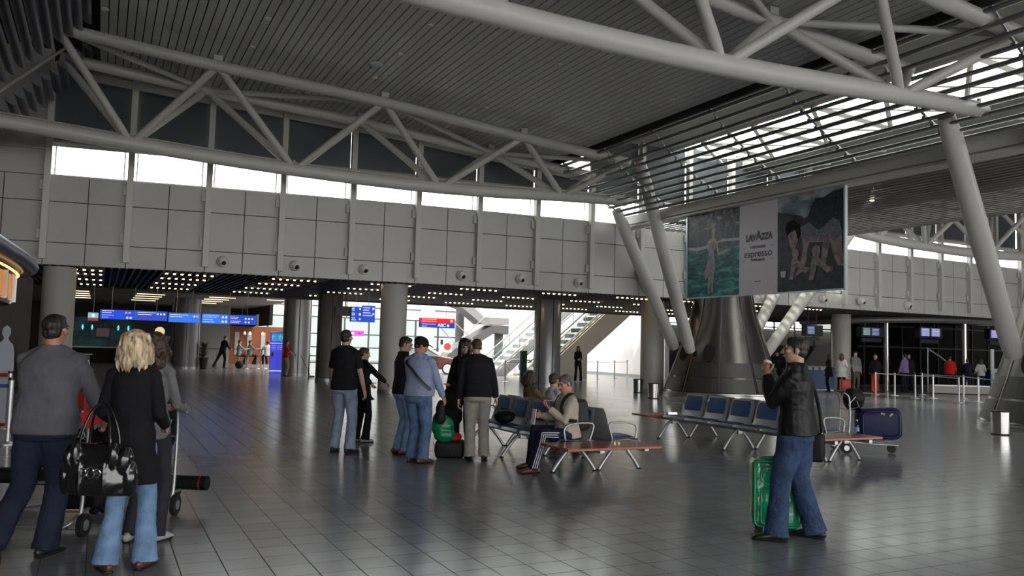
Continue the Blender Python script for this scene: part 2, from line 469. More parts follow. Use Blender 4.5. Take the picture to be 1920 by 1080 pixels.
# unseen glass roof, added to cut down the daylight in the atrium
g = MB(); g.add([(9, 38.1, 7.1), (29, 38.1, 7.1), (29, 62, 7.1), (9, 62, 7.1)], [(0, 1, 2, 3)])
ar = struct('window_45', g, glass_mat('added_roof_glass', (0.95, 0.95, 0.94)))
q = MB()
for u in range(9, 30, 2): q.box((u, 50, 7.0), (.12, 24, .2))
q.build('window_frame', WHITE_STEEL, ar)
struct('wall_left', MB().box((8.95, 50, 5.45), (0.2, 24, 3.3)), WHITE)
# ---- food court side (left) beyond the passage
struct('ceiling', MB().box((-1.5, 49.2, 3.75), (21, 22, 0.1)), mat('cafe_ceiling', (0.22, 0.2, 0.17), 0.7))
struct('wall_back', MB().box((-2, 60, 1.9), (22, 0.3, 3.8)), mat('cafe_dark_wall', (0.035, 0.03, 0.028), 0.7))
struct('wall_back', MB().box((5.9, 57.6, 1.9), (3.6, 0.2, 3.8)), mat('cafe_grey_wall', (0.3, 0.3, 0.29), 0.7))
br_ = MB(); br_.box((10.2, 57.9, 1.25), (5.4, 0.2, 2.5))
struct('wall_back', br_, mat('cafe_brown_wall', (0.22, 0.06, 0.018), 0.6, vary=.2, vscale=1.0))
struct('wall_right', MB().box((9.15, 56.5, 3.2), (0.2, 11, 1.4)), DARK)
struct('wall_left', MB().box((-2.75, 30.5, 1.8), (1.0, 7.4, 3.6)), mat('brown_grey_wall', (0.07, 0.062, 0.055), 0.7))
# check-in side (right)
struct('ceiling', MB().box((45.6, 44.4, 5.3), (33, 21, 0.12)), mat('checkin_ceiling', (0.1, 0.1, 0.1), 0.8))
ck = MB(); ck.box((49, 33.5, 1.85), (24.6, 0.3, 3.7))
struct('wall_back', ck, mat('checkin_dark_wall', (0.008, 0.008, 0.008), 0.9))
cf = MB()
for u in [36.9 + 1.5 * k for k in range(16)]: cf.box((u, 31.6, 1.8), (0.08, 0.12, 3.6))
for z in (0.05, 2.15, 3.3): cf.box((48.5, 31.6, z), (24, 0.1, 0.08))
cw = struct('wall_back', cf, mat('checkin_frame', (0.03, 0.03, 0.032), 0.4, metal=.4))
g = MB(); g.add([(36.5, 31.62, 0), (60.5, 31.62, 0), (60.5, 31.62, 3.6), (36.5, 31.62, 3.6)], [(0, 1, 2, 3)])
struct('window_43', g, DGLASS)
fw = MB()
for u in [29 + 2.4 * k for k in range(15)]: fw.box((u, 54.9, 2.4), (0.12, 0.14, 4.8))
for z in (0.1, 3.9, 1.7): fw.box((46, 54.9, z), (34, 0.12, 0.1))
struct('wall_back', fw, mat('far_facade_frame', (0.12, 0.13, 0.13), 0.5))
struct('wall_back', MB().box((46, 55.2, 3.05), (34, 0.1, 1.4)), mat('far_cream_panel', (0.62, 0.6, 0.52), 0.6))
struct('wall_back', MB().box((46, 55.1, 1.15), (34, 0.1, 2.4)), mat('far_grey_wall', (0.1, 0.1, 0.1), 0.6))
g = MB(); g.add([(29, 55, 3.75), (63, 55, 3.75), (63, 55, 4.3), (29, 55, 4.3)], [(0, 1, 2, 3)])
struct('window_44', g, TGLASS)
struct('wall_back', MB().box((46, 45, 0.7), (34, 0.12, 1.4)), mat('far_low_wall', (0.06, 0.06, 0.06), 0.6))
# ================================================================ STEELWORK
def arc(pts, n=4):
    """denser polyline through profile points (Catmull-Rom)"""
    P = [Vector(p) for p in pts]; P = [P[0] * 2 - P[1]] + P + [P[-1] * 2 - P[-2]]; out = []
    for i in range(1, len(P) - 2):
        for k in range(n):
            t = k / n
            out.append(0.5 * ((2 * P[i]) + (P[i + 1] - P[i - 1]) * t + (2 * P[i - 1] - 5 * P[i] + 4 * P[i + 1] - P[i + 2]) * t * t
                              + (3 * P[i] - P[i - 1] - 3 * P[i + 1] + P[i + 2]) * t ** 3))
    out.append(P[-2]); return out
def truss(label, v0, bot, top, dv=1.2, rb_=0.19, rt=0.15, bn=None, tn=None, group=None):
    root = thing('roof_truss', label, 'roof truss', (bot[0][0], v0, bot[0][1]), 0, group)
    off = Vector(root.location)
    B = [Vector((u, v0, z)) - off for u, z in bot]
    T = {s: [Vector((u, v0 + s * dv, z)) - off for u, z in top] for s in (-1, 1)}
    ap = arc(B); n = len(ap)
    r = [rb_ * (1 - 0.3 * max(0, (i / (n - 1) - .75) / .25)) * (1 - 0.3 * max(0, (.12 - i / (n - 1)) / .12)) for i in range(n)]
    MB().tube(ap, r, 20).build('bottom_chord', WHITE_STEEL, root, True)
    for s in (-1, 1):
        MB().tube(arc(T[s]), rt, 18).build('top_chord', WHITE_STEEL, root, True)
    for a, b in bn:                       # bottom node index -> top node index
        for s in (-1, 1):
            p, q = B[a], T[s][b]
            d = (q - p).normalized()
            MB().tube([p + d * .1, p + d * .45, q - d * .35, q - d * .05], [0.075, 0.1, 0.1, 0.07], 14).build('diagonal', WHITE_STEEL, root, True)
    for a, b in tn:                       # zigzag between the two top chords
        MB().tube([T[-1][a], T[1][b]], 0.075, 12).build('cross_brace', WHITE_STEEL, root, True)
    for i in range(1, len(T[-1]) - 1):
        for s in (-1, 1):
            MB().box(T[s][i] + Vector((0, 0, .2)), (0.22, 0.16, 0.14)).build('hanger_bracket', WHITE_STEEL, root)
    pi = MB().tube([p + Vector((0, .12, .22)) for p in ap], 0.035, 8)
    for p in ap[::4]: pi.box(p + Vector((0, .12, .24)), (.05, .05, .12))
    pi.build('cable_pipe', WHITE_STEEL, root)
    return root
BOT = [(-6.2, 7.15), (-3.8, 6.93), (0.45, 6.66), (4.68, 6.47), (9.08, 6.44), (13.4, 6.62), (15.9, 6.68)]
TOP = [(-1.35, 9.0), (2.35, 8.70), (6.85, 8.45), (11.3, 8.05), (15.2, 7.75)]
BN = [(2, 0), (2, 1), (3, 1), (3, 2), (4, 2), (4, 3), (5, 3), (5, 4)]
TN = [(0, 1), (2, 1), (2, 3), (4, 3)]
truss('white tubular roof truss close in front of the row of high windows', 23.5, BOT, TOP, bn=BN, tn=TN)
truss('nearest white tubular roof truss crossing the top of the hall', 10.6, BOT, TOP, bn=BN, tn=TN)
truss('white arched truss beyond the flat slatted screen on the right', 23.5,
      [(25.6, 6.75), (28.4, 6.46), (31.2, 6.33), (35.4, 6.28), (39.6, 6.5), (43, 6.9)],
      [(26.4, 7.9), (29.3, 8.5), (33.3, 8.8), (37.5, 9.0), (41, 9.2)],
      bn=[(1, 0), (1, 1), (2, 1), (2, 2), (3, 2), (3, 3), (4, 3), (4, 4)], tn=[(0, 1), (2, 1), (2, 3), (4, 3)])

def strut(label, p, q, r=0.215, group=None):
    p, q = Vector(p), Vector(q); L = (q - p).length
    d = (q - p).normalized()
    o = MB().tube([Vector((0, 0, 0)), d * .06, d * .35, d * (L * .5), d * (L - .5), d * L], [.5 * r, .85 * r, r, r * 1.08, r, r * .8], 24).build('inclined_strut', WHITE_STEEL, None, True, p)
    return tag(o, label, 'strut', group)
C1, C2 = Vector((21.2, 24.6, 0)), Vector((21.2, 11.75, 0))
strut('left of the two inclined white struts left of the billboard, standing behind the steel cone', (19.4, 25.2, 1.7), (16.1, 24.35, 6.55))
strut('inclined white strut just left of the billboard, entering the front of the steel cone', (19.45, 24.35, 1.6), (15.6, 22.3, 7.9))
strut('inclined white strut seen right of the steel cone below the billboard, nearer its base', (22.75, 25.15, 1.6), (26.2, 24.7, 7.6))
strut('inclined white strut right of the steel cone, reaching up behind the billboard corner', (22.95, 24.3, 1.5), (26.6, 22.4, 7.6))
strut('long inclined white strut rising from the cone at the right edge of view', (19.42, 12.3, 1.7), (15.75, 11.35, 6.75))
strut('white strut at the very right edge rising from the near steel cone', (19.45, 11.5, 1.6), (15.6, 9.4, 7.9))

PERF = mat('perforated_steel', (0.10, 0.098, 0.095), 0.42, metal=0.85, bump=.3, bscale=120)
def cone_base(label, c):
    t = thing('steel_cone', label, 'column base', c)
    MB().lathe((0, 0, 0), [(2.27, 0), (2.27, .1), (2.2, .12), (2.2, .16)], 64).build('base_ring', STEEL, t, True)
    seam = MB().lathe((0, 0, 0), [(2.2, .15), (1.77, 1.32), (1.24, 3.0), (1.1, 3.6), (1.0, 4.4)], 72)
    seam.build('cone_skin', mat('stainless_skin', (0.20, 0.19, 0.175), 0.27, metal=1.0, vary=.18, vscale=1.6, stretch=(1, 1, .15)), t, True)
    for k in range(10):
        a0 = 2 * PI * k / 10 + .2; a1 = a0 + 2 * PI / 10 - .07
        for (z0, r0), (z1, r1) in (((.2, 2.19), (.68, 2.013)), ((.74, 1.99), (1.25, 1.80))):
            n = 6
            rings = [[(rr * math.cos(lerp(a0, a1, j / n)), rr * math.sin(lerp(a0, a1, j / n)), z) for j in range(n + 1)]
                     for z, rr in ((z0, r0 + .012), (z1, r1 + .012))]
            q = MB(); vs = rings[0] + rings[1]; q.add(vs, [(j, j + 1, n + 2 + j, n + 1 + j) for j in range(n)])
            q.build('vent_panel', PERF, t)
    for k in range(10):
        a = 2 * PI * k / 10 + .165
        MB().tube([(rr * math.cos(a), rr * math.sin(a), z) for rr, z in ((2.2, .16), (1.78, 1.32), (1.25, 3.0), (1.01, 4.4))], [(.012, .03)] * 4, 4).build('seam_strip', STEEL, t)
    for (a, z, r) in ((math.radians(172), 1.62, 1.68), (math.radians(212), 1.6, 1.68)):
        c_ = Vector((r * math.cos(a), r * math.sin(a), z)); nrm = Vector((math.cos(a), math.sin(a), .36)).normalized()
        MB().tube([c_ - nrm * .02, c_ + nrm * .02], [(.34, .22), (.34, .22)], 24, ref=(0, 0, 1)).build('strut_opening', DARK, t)
    return t
cone_base('tall stainless steel cone below the billboard, vented panels round its foot', C1)
cone_base('stainless steel cone cut by the right edge of view, beside the near bin', C2)

# ---- louvre screens
def blade_mesh(name, w, h, v0, v1, ang):
    e = []
    for v in (v0, v1):
        e.append([(math.cos(ang) * w * math.cos(2 * PI * j / 14) - math.sin(ang) * h * math.sin(2 * PI * j / 14), v,
                   math.sin(ang) * w * math.cos(2 * PI * j / 14) + math.cos(ang) * h * math.sin(2 * PI * j / 14)) for j in range(14)])
    return MB().loft(e)
scr = thing('louvre_screen', 'curved screen of long grey louvre blades under the skylight', 'louvre screen', (15.2, 6.3, 7))
BL = arc([(13.98, 0, 7.9), (14.35, 0, 7.55), (15.0, 0, 7.08), (15.65, 0, 6.68), (16.35, 0, 6.36)], 3)
BL = arc(BL, 1)
path = [BL[0]]; acc = 0
dense = arc(BL, 8)
for a, b in zip(dense, dense[1:]):
    acc += (b - a).length
    if acc >= 0.262: path.append(b); acc = 0
proto = None
for i, p in enumerate(path):
    if proto is None:
        proto = blade_mesh('blade', 0.12, 0.045, -18.3, 18.4, R(14)).build('blade', BLADE, scr, True)
        proto.location = p + Vector((-15.2, 0, -7)); continue
    c = proto.copy(); COL.objects.link(c); c.location = p + Vector((-15.2, 0, -7)); c.location.y = -.06 * i
for k in range(15):
    v = -17.5 + 2.55 * k
    q = MB().tube([p + Vector((-15.2 + .07, v, -7 + .1)) for p in path], 0.03, 8)
    for p in path: q.box(p + Vector((-15.2 + .04, v, -7 + .05)), (.07, .09, .09))
    q.build('bracket', ALU, scr, True)
lsc = thing('louvre_screen', 'dark screen of broad curved tubes in the upper left corner, near side of the truss', 'louvre screen', (-1, 5, 9))
lsc2 = thing('louvre_screen', 'short run of broad dark tubes at upper left, between truss and wall', 'louvre screen', (-1, 25, 9))
LD = mat('dark_louvre_metal', (0.22, 0.23, 0.26), 0.35, metal=0.6)
pr_ = None; pr2 = None
for i in range(24):
    x, z = (.28 - .185 * i, .25 - .19 * i) if i < 14 else (.28 - .185 * 13 - .27 * (i - 13), .25 - .19 * 13 - .09 * (i - 13))
    for root, v0, v1 in ((lsc, -17, 17.15), (lsc2, -.75, 1.35)):
        blade_mesh('blade', .15, .06, v0, v1, R(180 - 35)).build('blade', LD, root, True).location = (x, 0, z)
for v in (17.2,): MB().tube([(-.1, v, .34), (-2.5, v, -2.05), (-5.3, v, -3.0)], 0.06, 6).build('end_rail', WHITE_STEEL, lsc)
for v in (-.8,): MB().tube([(-.1, v, .24), (-2.5, v, -2.15), (-5.3, v, -3.1)], 0.04, 6).build('end_rail', WHITE_STEEL, lsc2)
fls = thing('slatted_screen', 'flat screen of fine parallel slats right of the billboard', 'slatted screen', (21, 6.3, 6.12))
SLT = mat('fine_slat_grey', (0.11, 0.105, 0.098), 0.45, metal=0.2)
sp = None
for i in range(27):
    x = -3.7 + i * (7.5 / 26)
    if sp is None:
        sp = MB().box((0, 0, 0), (0.12, 37.4, 0.035)).build('slat', SLT, fls); sp.location = (x, 0, 0); continue
    c = sp.copy(); COL.objects.link(c); c.location = (x, 0, 0)
for k in range(15):
    MB().box((0, -17.6 + 2.5 * k, .1), (7.6, .07, .09)).build('cross_bar', SLT, fls)
for k in range(5):
    MB().cyl((-1.6, -10 + 5 * k, -.085), .06, .02).build('spotlight', mat('warm_lamp', (1, .8, .5), emit=(1, .72, .4), estr=6), fls)

# ---- columns
def column(label, c, r, h, m=COLUMN, seams=0, group=None, base=True):
    t = thing('round_column', label, 'column', c, 0, group)
    MB().lathe((0, 0, 0), [(r, 0.12 if base else 0), (r, h - .02), (r * .97, h)], 48).build('shaft', m, t, True)
    if base: MB().cyl((0, 0, 0), r + .012, .13, 48).build('base_ring', ALU, t, True)
    for k in range(seams):
        a = 2 * PI * k / seams + .45
        MB().box((math.cos(a) * (r + .002), math.sin(a) * (r + .002), h / 2), (.02, .03, h - .02), a).build('seam', JOINT, t)
    return t
CLAD = mat('brushed_cladding', (0.33, 0.34, 0.35), 0.35, metal=0.5)
column('round off-white column at the far left behind the man in grey', (-1.15, 27.45, 0), .44, 3.6)
column('round off-white column behind the group of standing travellers', (8.72, 26.45, 0), .44, 3.6)
column('round off-white column beside the two bins, left of the steel cone', (19.55, 26.85, 0), .46, 3.6)
column('round off-white column in front of the check-in queue', (31.95, 28.65, 0), .44, 3.6)
column('grey metal-clad column in front of the escalators', (16.55, 30.0, 0), .54, 3.6, CLAD, 6)
column('wide grey metal-clad column right of the blue info kiosk', (8.25, 39.2, 0), .64, 3.6, CLAD, 6)
column('metal-clad column left of the potted plant by the cafe', (4.05, 46.6, 0), .68, 3.7, mat('dull_cladding', (0.2, 0.2, 0.2), .4, metal=.4), 6)
column('brown-grey column behind the orange and white pillar', (8.5, 34.1, 0), .50, 3.6, mat('taupe_cladding', (0.13, 0.12, 0.115), .5, metal=.2), 6)
column('slim grey column half hidden behind the left round column', (-1.33, 37.3, 0), .3, 3.6, CLAD, 0)
# two shafts of black dividing strips behind the passage
# ---- canopy tube over check-in
tp = arc([(32.03, 31.2, 3.26), (32.7, 28.9, 3.33), (34.6, 27.4, 3.42), (38.0, 26.75, 3.5), (43, 26.6, 3.5), (52, 27.0, 3.5)], 5)
cn = thing('canopy_tube', 'long grey canopy tube curving above the check-in queue', 'canopy tube', (32, 31, 3.3))
MB().tube([p - Vector((32, 31, 3.3)) for p in tp], .16, 18, round_ends=True).build('tube', mat('canopy_grey', (0.16, 0.155, 0.15), .4, metal=.3), cn, True)
tag(MB().cyl((0, 0, 0), .09, 3.36).build('support_post', STEEL, None, True, (34.0, 27.75, 0)), 'slim steel post under the canopy tube, left one', 'post')
tag(MB().cyl((0, 0, 0), .11, 3.4).build('support_post', STEEL, None, True, (38.4, 26.8, 0)), 'steel post under the canopy tube, right one beside the desk', 'post')

# ---- roof spotlights on a grid of the planked ceiling
RIM = mat('spotlight_rim', (0.8, 0.8, 0.8), .3)
sp0 = None
for iu, u in enumerate((-0.32, 3.06, 6.27, 9.6, 13.02)):
    for iv in range(7):
        v = 21.4 - 2.13 * iv
        z = cz(u) - .005
        if sp0 is None:
            sp0 = thing('ceiling_spotlight', 'small unlit round spotlight in the planked hall ceiling', 'ceiling light', (u, v, z), 0, 'unlit spotlights in the planked ceiling')
            MB().lathe((0, 0, 0), [(.085, .0), (.09, -.02), (.07, -.035), (.06, -.01)], 18).build('rim', RIM, sp0, True)
            MB().ell((.0, 0, -.012), (.05, .05, .03)).build('reflector', WHITE, sp0, True)  # plain white in place of mirror metal, imitating the bright highlight
        else: dup(sp0, (u, v, z))
tag(MB().lathe((0, 0, 0), [(.02, -.07), (.13, -.06), (.2, -.02), (.21, 0)], 24).build('smoke_detector', mat('pale_plastic', (.55, .6, .62), .4), None, True, (6.0, 20.4, cz(6.0))),
    'pale disc on the planked ceiling between two spotlights', 'ceiling disc')

# ---- warm downlights of the passage soffit, rows of seven
LAMP = mat('warm_downlight', (1, .85, .6), emit=(1.0, .74, .42), estr=9.0)
dl0 = None
for k in range(-2, 8):
    for j, v in enumerate((26.75, 29.5, 32.45, 35.6)):
        if j == 0: v = wv(4.9 + 3.15 * k + .6) + .85
        for i in range(7):
            u = 4.85 + 3.13 * k + .22 * i
            lab = {0: 'small warm downlight in the row nearest the panelled wall', 1: 'small warm downlight in the second row from the panelled wall',
                   2: 'small warm downlight in the third row under the passage ceiling', 3: 'small warm downlight in the row farthest from the hall'}[j]
            if dl0 is None:
                dl0 = MB().cyl((0, 0, -.02), .038, .03, 12).build('downlight', LAMP, None, True, (u, v, 3.585)); tag(dl0, lab, 'downlight', 'downlights row %d' % j)
            else:
                c = dl0.copy(); COL.objects.link(c); c.location = (u, v, 3.585); tag(c, lab, 'downlight', 'warm downlights, row %s' % ('one', 'two', 'three', 'four')[j])
dl0['group'] = 'warm downlights, row one'
st0 = None
for u in (-1.2, 2.1, 5.4, 8.2):
    for v in (43.6, 46.0, 48.6, 51.4):
        if u > 8 and v > 45: continue
        if st0 is None:
            st0 = MB().box((0, 0, 0), (1.25, .12, .03)).build('strip_light', mat('warm_strip', (1, .85, .6), emit=(1, .76, .45), estr=1.7), None, False, (u, v, 3.68))
            tag(st0, 'warm strip light on the cafe ceiling', 'ceiling light', 'strip lights over the cafe')
        else:
            c = st0.copy(); COL.objects.link(c); c.location = (u, v, 3.68)
# ---- dome cameras on the wall
DOME = [(3.2, 'first dome camera from the left on the panelled wall'), (5.33, 'second dome camera from the left on the panelled wall'),
        (7.46, 'third dome camera from the left, above the column'), (10.74, 'fourth dome camera from the left, above the red sign'),
        (12.89, 'fifth dome camera from the left on the panelled wall'), (15.14, 'dome camera left of the two inclined struts'),
        (27.21, 'dome camera just right of the billboard foot'), (29.43, 'dome camera above the off-white queue column'),
        (32.62, 'rightmost dome camera, above the canopy tube')]
d0 = None
for u, lab in DOME:
    loc = (u, wv(u) - .03 - (.12 if abs(u - 29.43) < .1 else 0), 3.98)
    if d0 is None:
        d0 = thing('dome_camera', lab, 'security camera', loc, 0, 'dome cameras on the wall')
        MB().lathe((0, 0, 0), [(.17, 0), (.17, .05), (.15, .09)], 24).xf(Matrix.Rotation(R(90), 4, 'X')).build('housing', mat('camera_white', (.7, .7, .68), .3), d0, True)
        MB().ell((0, -.1, 0), (.14, .13, .14)).build('dome', mat('camera_white', (.7, .7, .68), .3), d0, True)
        MB().ell((.02, -.16, -.05), (.075, .09, .075)).build('lens', BLACKP, d0, True)
    else: dup(d0, loc, label=lab)

# ================================================================ BILLBOARD
def art_mat(name, c1, c2, sc, det=8, dist=1.0, rough=.45, lo=.35, hi=.65, c3=None):
    m = bpy.data.materials.new(name); m.use_nodes = True; nt = m.node_tree; b = nt.nodes['Principled BSDF']
    tc = nt.nodes.new('ShaderNodeTexCoord'); mp = nt.nodes.new('ShaderNodeMapping'); mp.inputs['Scale'].default_value = sc
    n = nt.nodes.new('ShaderNodeTexNoise'); n.inputs['Scale'].default_value = 1; n.inputs['Detail'].default_value = det; n.inputs['Distortion'].default_value = dist
    cr = nt.nodes.new('ShaderNodeValToRGB'); e = cr.color_ramp.elements
    e[0].position = lo; e[0].color = (*c1, 1); e[1].position = hi; e[1].color = (*c2, 1)
    if c3: q = e.new((lo + hi) / 2); q.color = (*c3, 1)
    nt.links.new(tc.outputs['Object'], mp.inputs[0]); nt.links.new(mp.outputs[0], n.inputs['Vector']); nt.links.new(n.outputs[0], cr.inputs[0]); nt.links.new(cr.outputs[0], b.inputs['Base Color'])
    b.inputs['Roughness'].default_value = rough
    return m
bb = thing('billboard', 'large hanging advertising banner of three panels under the white edge beam', 'billboard', (17.0, 21.5, 3.34))
bb.rotation_euler = (0, 0, R(-90))      # local x runs along the banner, local -y faces the hall
Wd, Hh = 6.4, 2.7
MB().box((Wd / 2, .03, Hh / 2), (Wd, .05, Hh)).build('panel', mat('banner_back', (.5, .48, .5), .6), bb)
fr = MB()
for x in (0, Wd): fr.box((x, 0.0, Hh / 2), (.05, .09, Hh + .06))
for z in (0, Hh): fr.box((Wd / 2, 0.0, z), (Wd, .09, .035))
fr.build('frame', mat('banner_frame', (.62, .7, .72), .3, metal=.4), bb)
hg = MB()
for x in (.5, 2.2, 4.2, 5.9): hg.cyl((x, .03, Hh), .012, .14, 8)
hg.build('hanger', ALU, bb)
def sheet(name, poly, y, m, par=bb):
    q = MB(); q.prism(poly, 1, y, y + .004); return q.build(name, m, par)
X1, X2 = 2.46, 4.02
def rect(x0, z0, x1, z1): return [(x0, z0), (x1, z0), (x1, z1), (x0, z1)]
TW = art_mat('print_teal_water', (.01, .07, .085), (.08, .42, .37), (2.2, 1, 7), c3=(.02, .16, .165))
TS = art_mat('print_stone', (.02, .025, .04), (.34, .35, .37), (3.4, 1, 4.2), det=6, dist=2.2, c3=(.08, .085, .11))
TF = art_mat('print_falls', (.035, .035, .06), (.16, .16, .2), (9, 1, 1.2), c3=(.07, .07, .1))
SK = art_mat('print_pale_skin', (.28, .22, .21), (.62, .52, .49), (5, 1, 5), lo=.3, hi=.7)
GD = art_mat('print_grey_dress', (.2, .18, .22), (.45, .41, .46), (9, 1, 5), lo=.3, hi=.7)
p1 = sheet('picture', rect(.03, .02, X1, 1.62), -.004, TW)
sheet('picture', rect(.03, 1.55, X1, 2.2), -.006, TF, p1); sheet('picture', rect(.03, 2.15, X1, Hh - .02), -.008, TS, p1)
sheet('picture', [(.03, 1.58), (.5, 1.5), (1.2, 1.58), (1.6, 1.7), (2.46, 1.66), (2.46, 1.74), (1.7, 1.78), (1.2, 1.64), (.4, 1.62), (.03, 1.66)], -.010, mat('print_foam', (.5, .6, .62), .5), p1)
fig = [(1.05, .12), (1.12, .12), (1.15, .62), (1.18, .62), (1.20, .16), (1.27, .14), (1.32, .7), (1.4, .95), (1.38, 1.15), (1.32, 1.4), (1.4, 1.62), (1.42, 1.5), (1.5, 1.28),
       (1.72, 1.32), (2.05, 1.4), (2.07, 1.47), (1.7, 1.42), (1.56, 1.38), (1.5, 1.6), (1.44, 1.78), (1.34, 1.86), (1.36, 1.95), (1.38, 2.1), (1.28, 2.18), (1.2, 2.1), (1.21, 1.96), (1.24, 1.88),
       (1.12, 1.82), (1.0, 1.75), (.98, 1.6), (1.05, 1.4), (1.06, 1.2), (1.0, 1.0), (1.0, .75), (1.06, .6)]
sheet('figure', fig, -.012, SK, p1)
sheet('dress', [(1.02, .65), (1.3, .62), (1.4, .95), (1.37, 1.2), (1.33, 1.42), (1.44, 1.66), (1.3, 1.74), (1.08, 1.7), (1.06, 1.4), (1.04, 1.15), (.96, .95), (.86, .75), (.92, .55)], -.016, GD, p1)
sheet('middle_panel', rect(X1, .02, X2, Hh - .02), -.006, mat('print_mauve_grey', (.74, .68, .73), .5, vary=.02))
DK = art_mat('print_night', (.006, .008, .016), (.035, .045, .075), (5, 1, 5), lo=.4, hi=.75)
p3 = sheet('picture', rect(X2, .02, Wd - .03, Hh - .02), -.004, DK)
sheet('picture', rect(X2, 1.95, Wd - .03, Hh - .02), -.006, art_mat('print_dusk_sky', (.08, .15, .19), (.48, .53, .53), (1.4, 1, 2), lo=.35, hi=.7), p3)
sheet('picture', [(X2, 1.9), (X2, 2.28), (4.4, 2.2), (4.9, 2.08), (5.0, 2.0), (5.15, 2.05), (5.25, 2.3), (5.4, 2.5), (5.7, 2.48), (6.0, 2.6), (6.36, 2.62), (6.36, 1.7), (X2, 1.7)], -.008,
      art_mat('print_ruin', (.004, .006, .012), (.03, .035, .05), (9, 1, 9), lo=.4, hi=.7), p3)
FG = art_mat('print_dim_skin', (.09, .06, .075), (.46, .32, .32), (4, 1, 4), lo=.3, hi=.75)
FC = art_mat('print_fur', (.08, .08, .105), (.26, .25, .3), (14, 1, 9), lo=.35, hi=.7)
sheet('figure', [(4.85, 1.75), (5.2, 1.86), (5.5, 1.62), (5.75, 1.7), (6.0, 1.88), (6.2, 1.8), (6.3, 1.5), (6.28, 1.2), (6.36, .8), (6.34, .6), (6.15, .62), (6.0, .95), (5.9, 1.3), (5.82, .95), (5.75, .6), (5.6, .6),
      (5.62, 1.0), (5.66, 1.28), (5.2, 1.32), (5.12, 1.1), (5.1, .85), (4.95, .55), (4.7, .42), (4.45, .36), (4.5, .46), (4.75, .55), (4.9, .85), (4.98, 1.2), (4.9, 1.5)], -.012, FG, p3)
sheet('figure', [(4.86, 1.55), (4.9, 1.78), (5.2, 1.86), (5.5, 1.6), (5.75, 1.72), (6.0, 1.9), (6.22, 1.78), (6.3, 1.42), (6.1, 1.32), (5.8, 1.42), (5.45, 1.36), (5.15, 1.46), (5.0, 1.4)], -.016, FC, p3)
sheet('figure', [(4.42, 1.62), (4.5, 1.74), (4.68, 1.78), (4.8, 1.66), (4.8, 1.4), (4.7, 1.22), (4.6, 1.12), (4.5, 1.3)], -.016, FG, p3)
sheet('hair', [(4.32, 1.72), (4.4, 1.95), (4.66, 2.0), (4.86, 1.84), (4.9, 1.55), (4.78, 1.45), (4.7, 1.72), (4.5, 1.66), (4.4, 1.56)], -.018, DARK, p3)
for (cx, cz_, sc_) in ((4.62, .4, 1.0), (5.35, .35, 1.1)):
    sheet('figure', [(cx + a * sc_, cz_ + b * sc_) for a, b in ((-.15, -.05), (.0, -.05), (.05, .1), (.1, .3), (.22, .25), (.42, .1), (.6, .15), (.62, .22), (.4, .28), (.25, .42), (.16, .5), (.22, .62), (.18, .76), (.04, .8), (-.06, .7), (-.02, .52), (-.08, .35), (-.1, .15))], -.020, FG, p3)
sheet('cup', [(4.18, .42), (4.32, .42), (4.36, .6), (4.14, .6)], -.02, mat('print_cup', (.5, .55, .6), .5), p3)
INK = mat('print_ink_slate', (.07, .075, .095), .5)
def bt(s, x, z, size, bold=0, xs=1.0): return text_mesh(s, size, INK, bb, 'lettering', frame2((x, -.012, z), (1, 0, 0), (0, 0, 1)), .002, bold=bold, xs=xs)
cx = (X1 + X2) / 2
bt('LAV', cx - .29, 1.66, .26, .014, .9); bt('ZZA', cx + .36, 1.66, .26, .014, .85); bt('A', cx + .035, 1.70, .36, .014, .85)
bt('THE ITALIAN', cx, 1.38, .10, .002, 1.1); bt('espresso', cx, 1.19, .31, .001, 1.05); bt('EXPERIENCE', cx, 1.0, .09, .002, 1.15)
bt('lavazza.com', cx, .38, .055, .001)
ln = MB()
for s in (-1, 1):
    ln.box((cx + s * .58, -.010, 1.38), (.18, .004, .008)); ln.box((cx + s * .58, -.010, 1.0), (.16, .004, .008))
ln.build('rule', INK, bb)
bl = MB()
bl.build  # noqa
# ================================================================ PEOPLE
def skin(n, c): return mat(n, c, 0.5, bump=.08, bscale=60, vary=.05, vscale=20)
SKIN = skin('skin_light', (0.47, 0.29, 0.21))
SKIN2 = skin('skin_tan', (0.40, 0.20, 0.13))
def cloth(n, c, rough=.85, bump=.5, bscale=18, vary=.12, vscale=9, spec=.2): return mat(n, c, rough, bump=bump, bscale=bscale, vary=vary, vscale=vscale, spec=spec)
def hairm(n, c, rough=.5, v=.35): return mat(n, c, rough, bump=.9, bscale=45, vary=v, vscale=40, stretch=(1, 1, .18))
H_BLACK = hairm('black_hair', (0.014, 0.011, 0.01)); H_BROWN = hairm('brown_hair', (0.045, 0.025, 0.016)); H_BLOND = hairm('blonde_hair', (0.55, 0.42, 0.27), .45, .75)
H_GREY = hairm('greying_hair', (0.10, 0.09, 0.085)); H_RED = hairm('auburn_hair', (0.12, 0.045, 0.02))
EYEW = mat('eye_dark', (0.02, 0.014, 0.012), .25)
LIP = mat('lip', (0.42, 0.14, 0.11), .5)
SHOE_B = mat('black_shoe', (0.014, 0.013, 0.013), .4); SHOE_BR = mat('brown_shoe', (0.10, 0.035, 0.022), .4)
_tex = {}
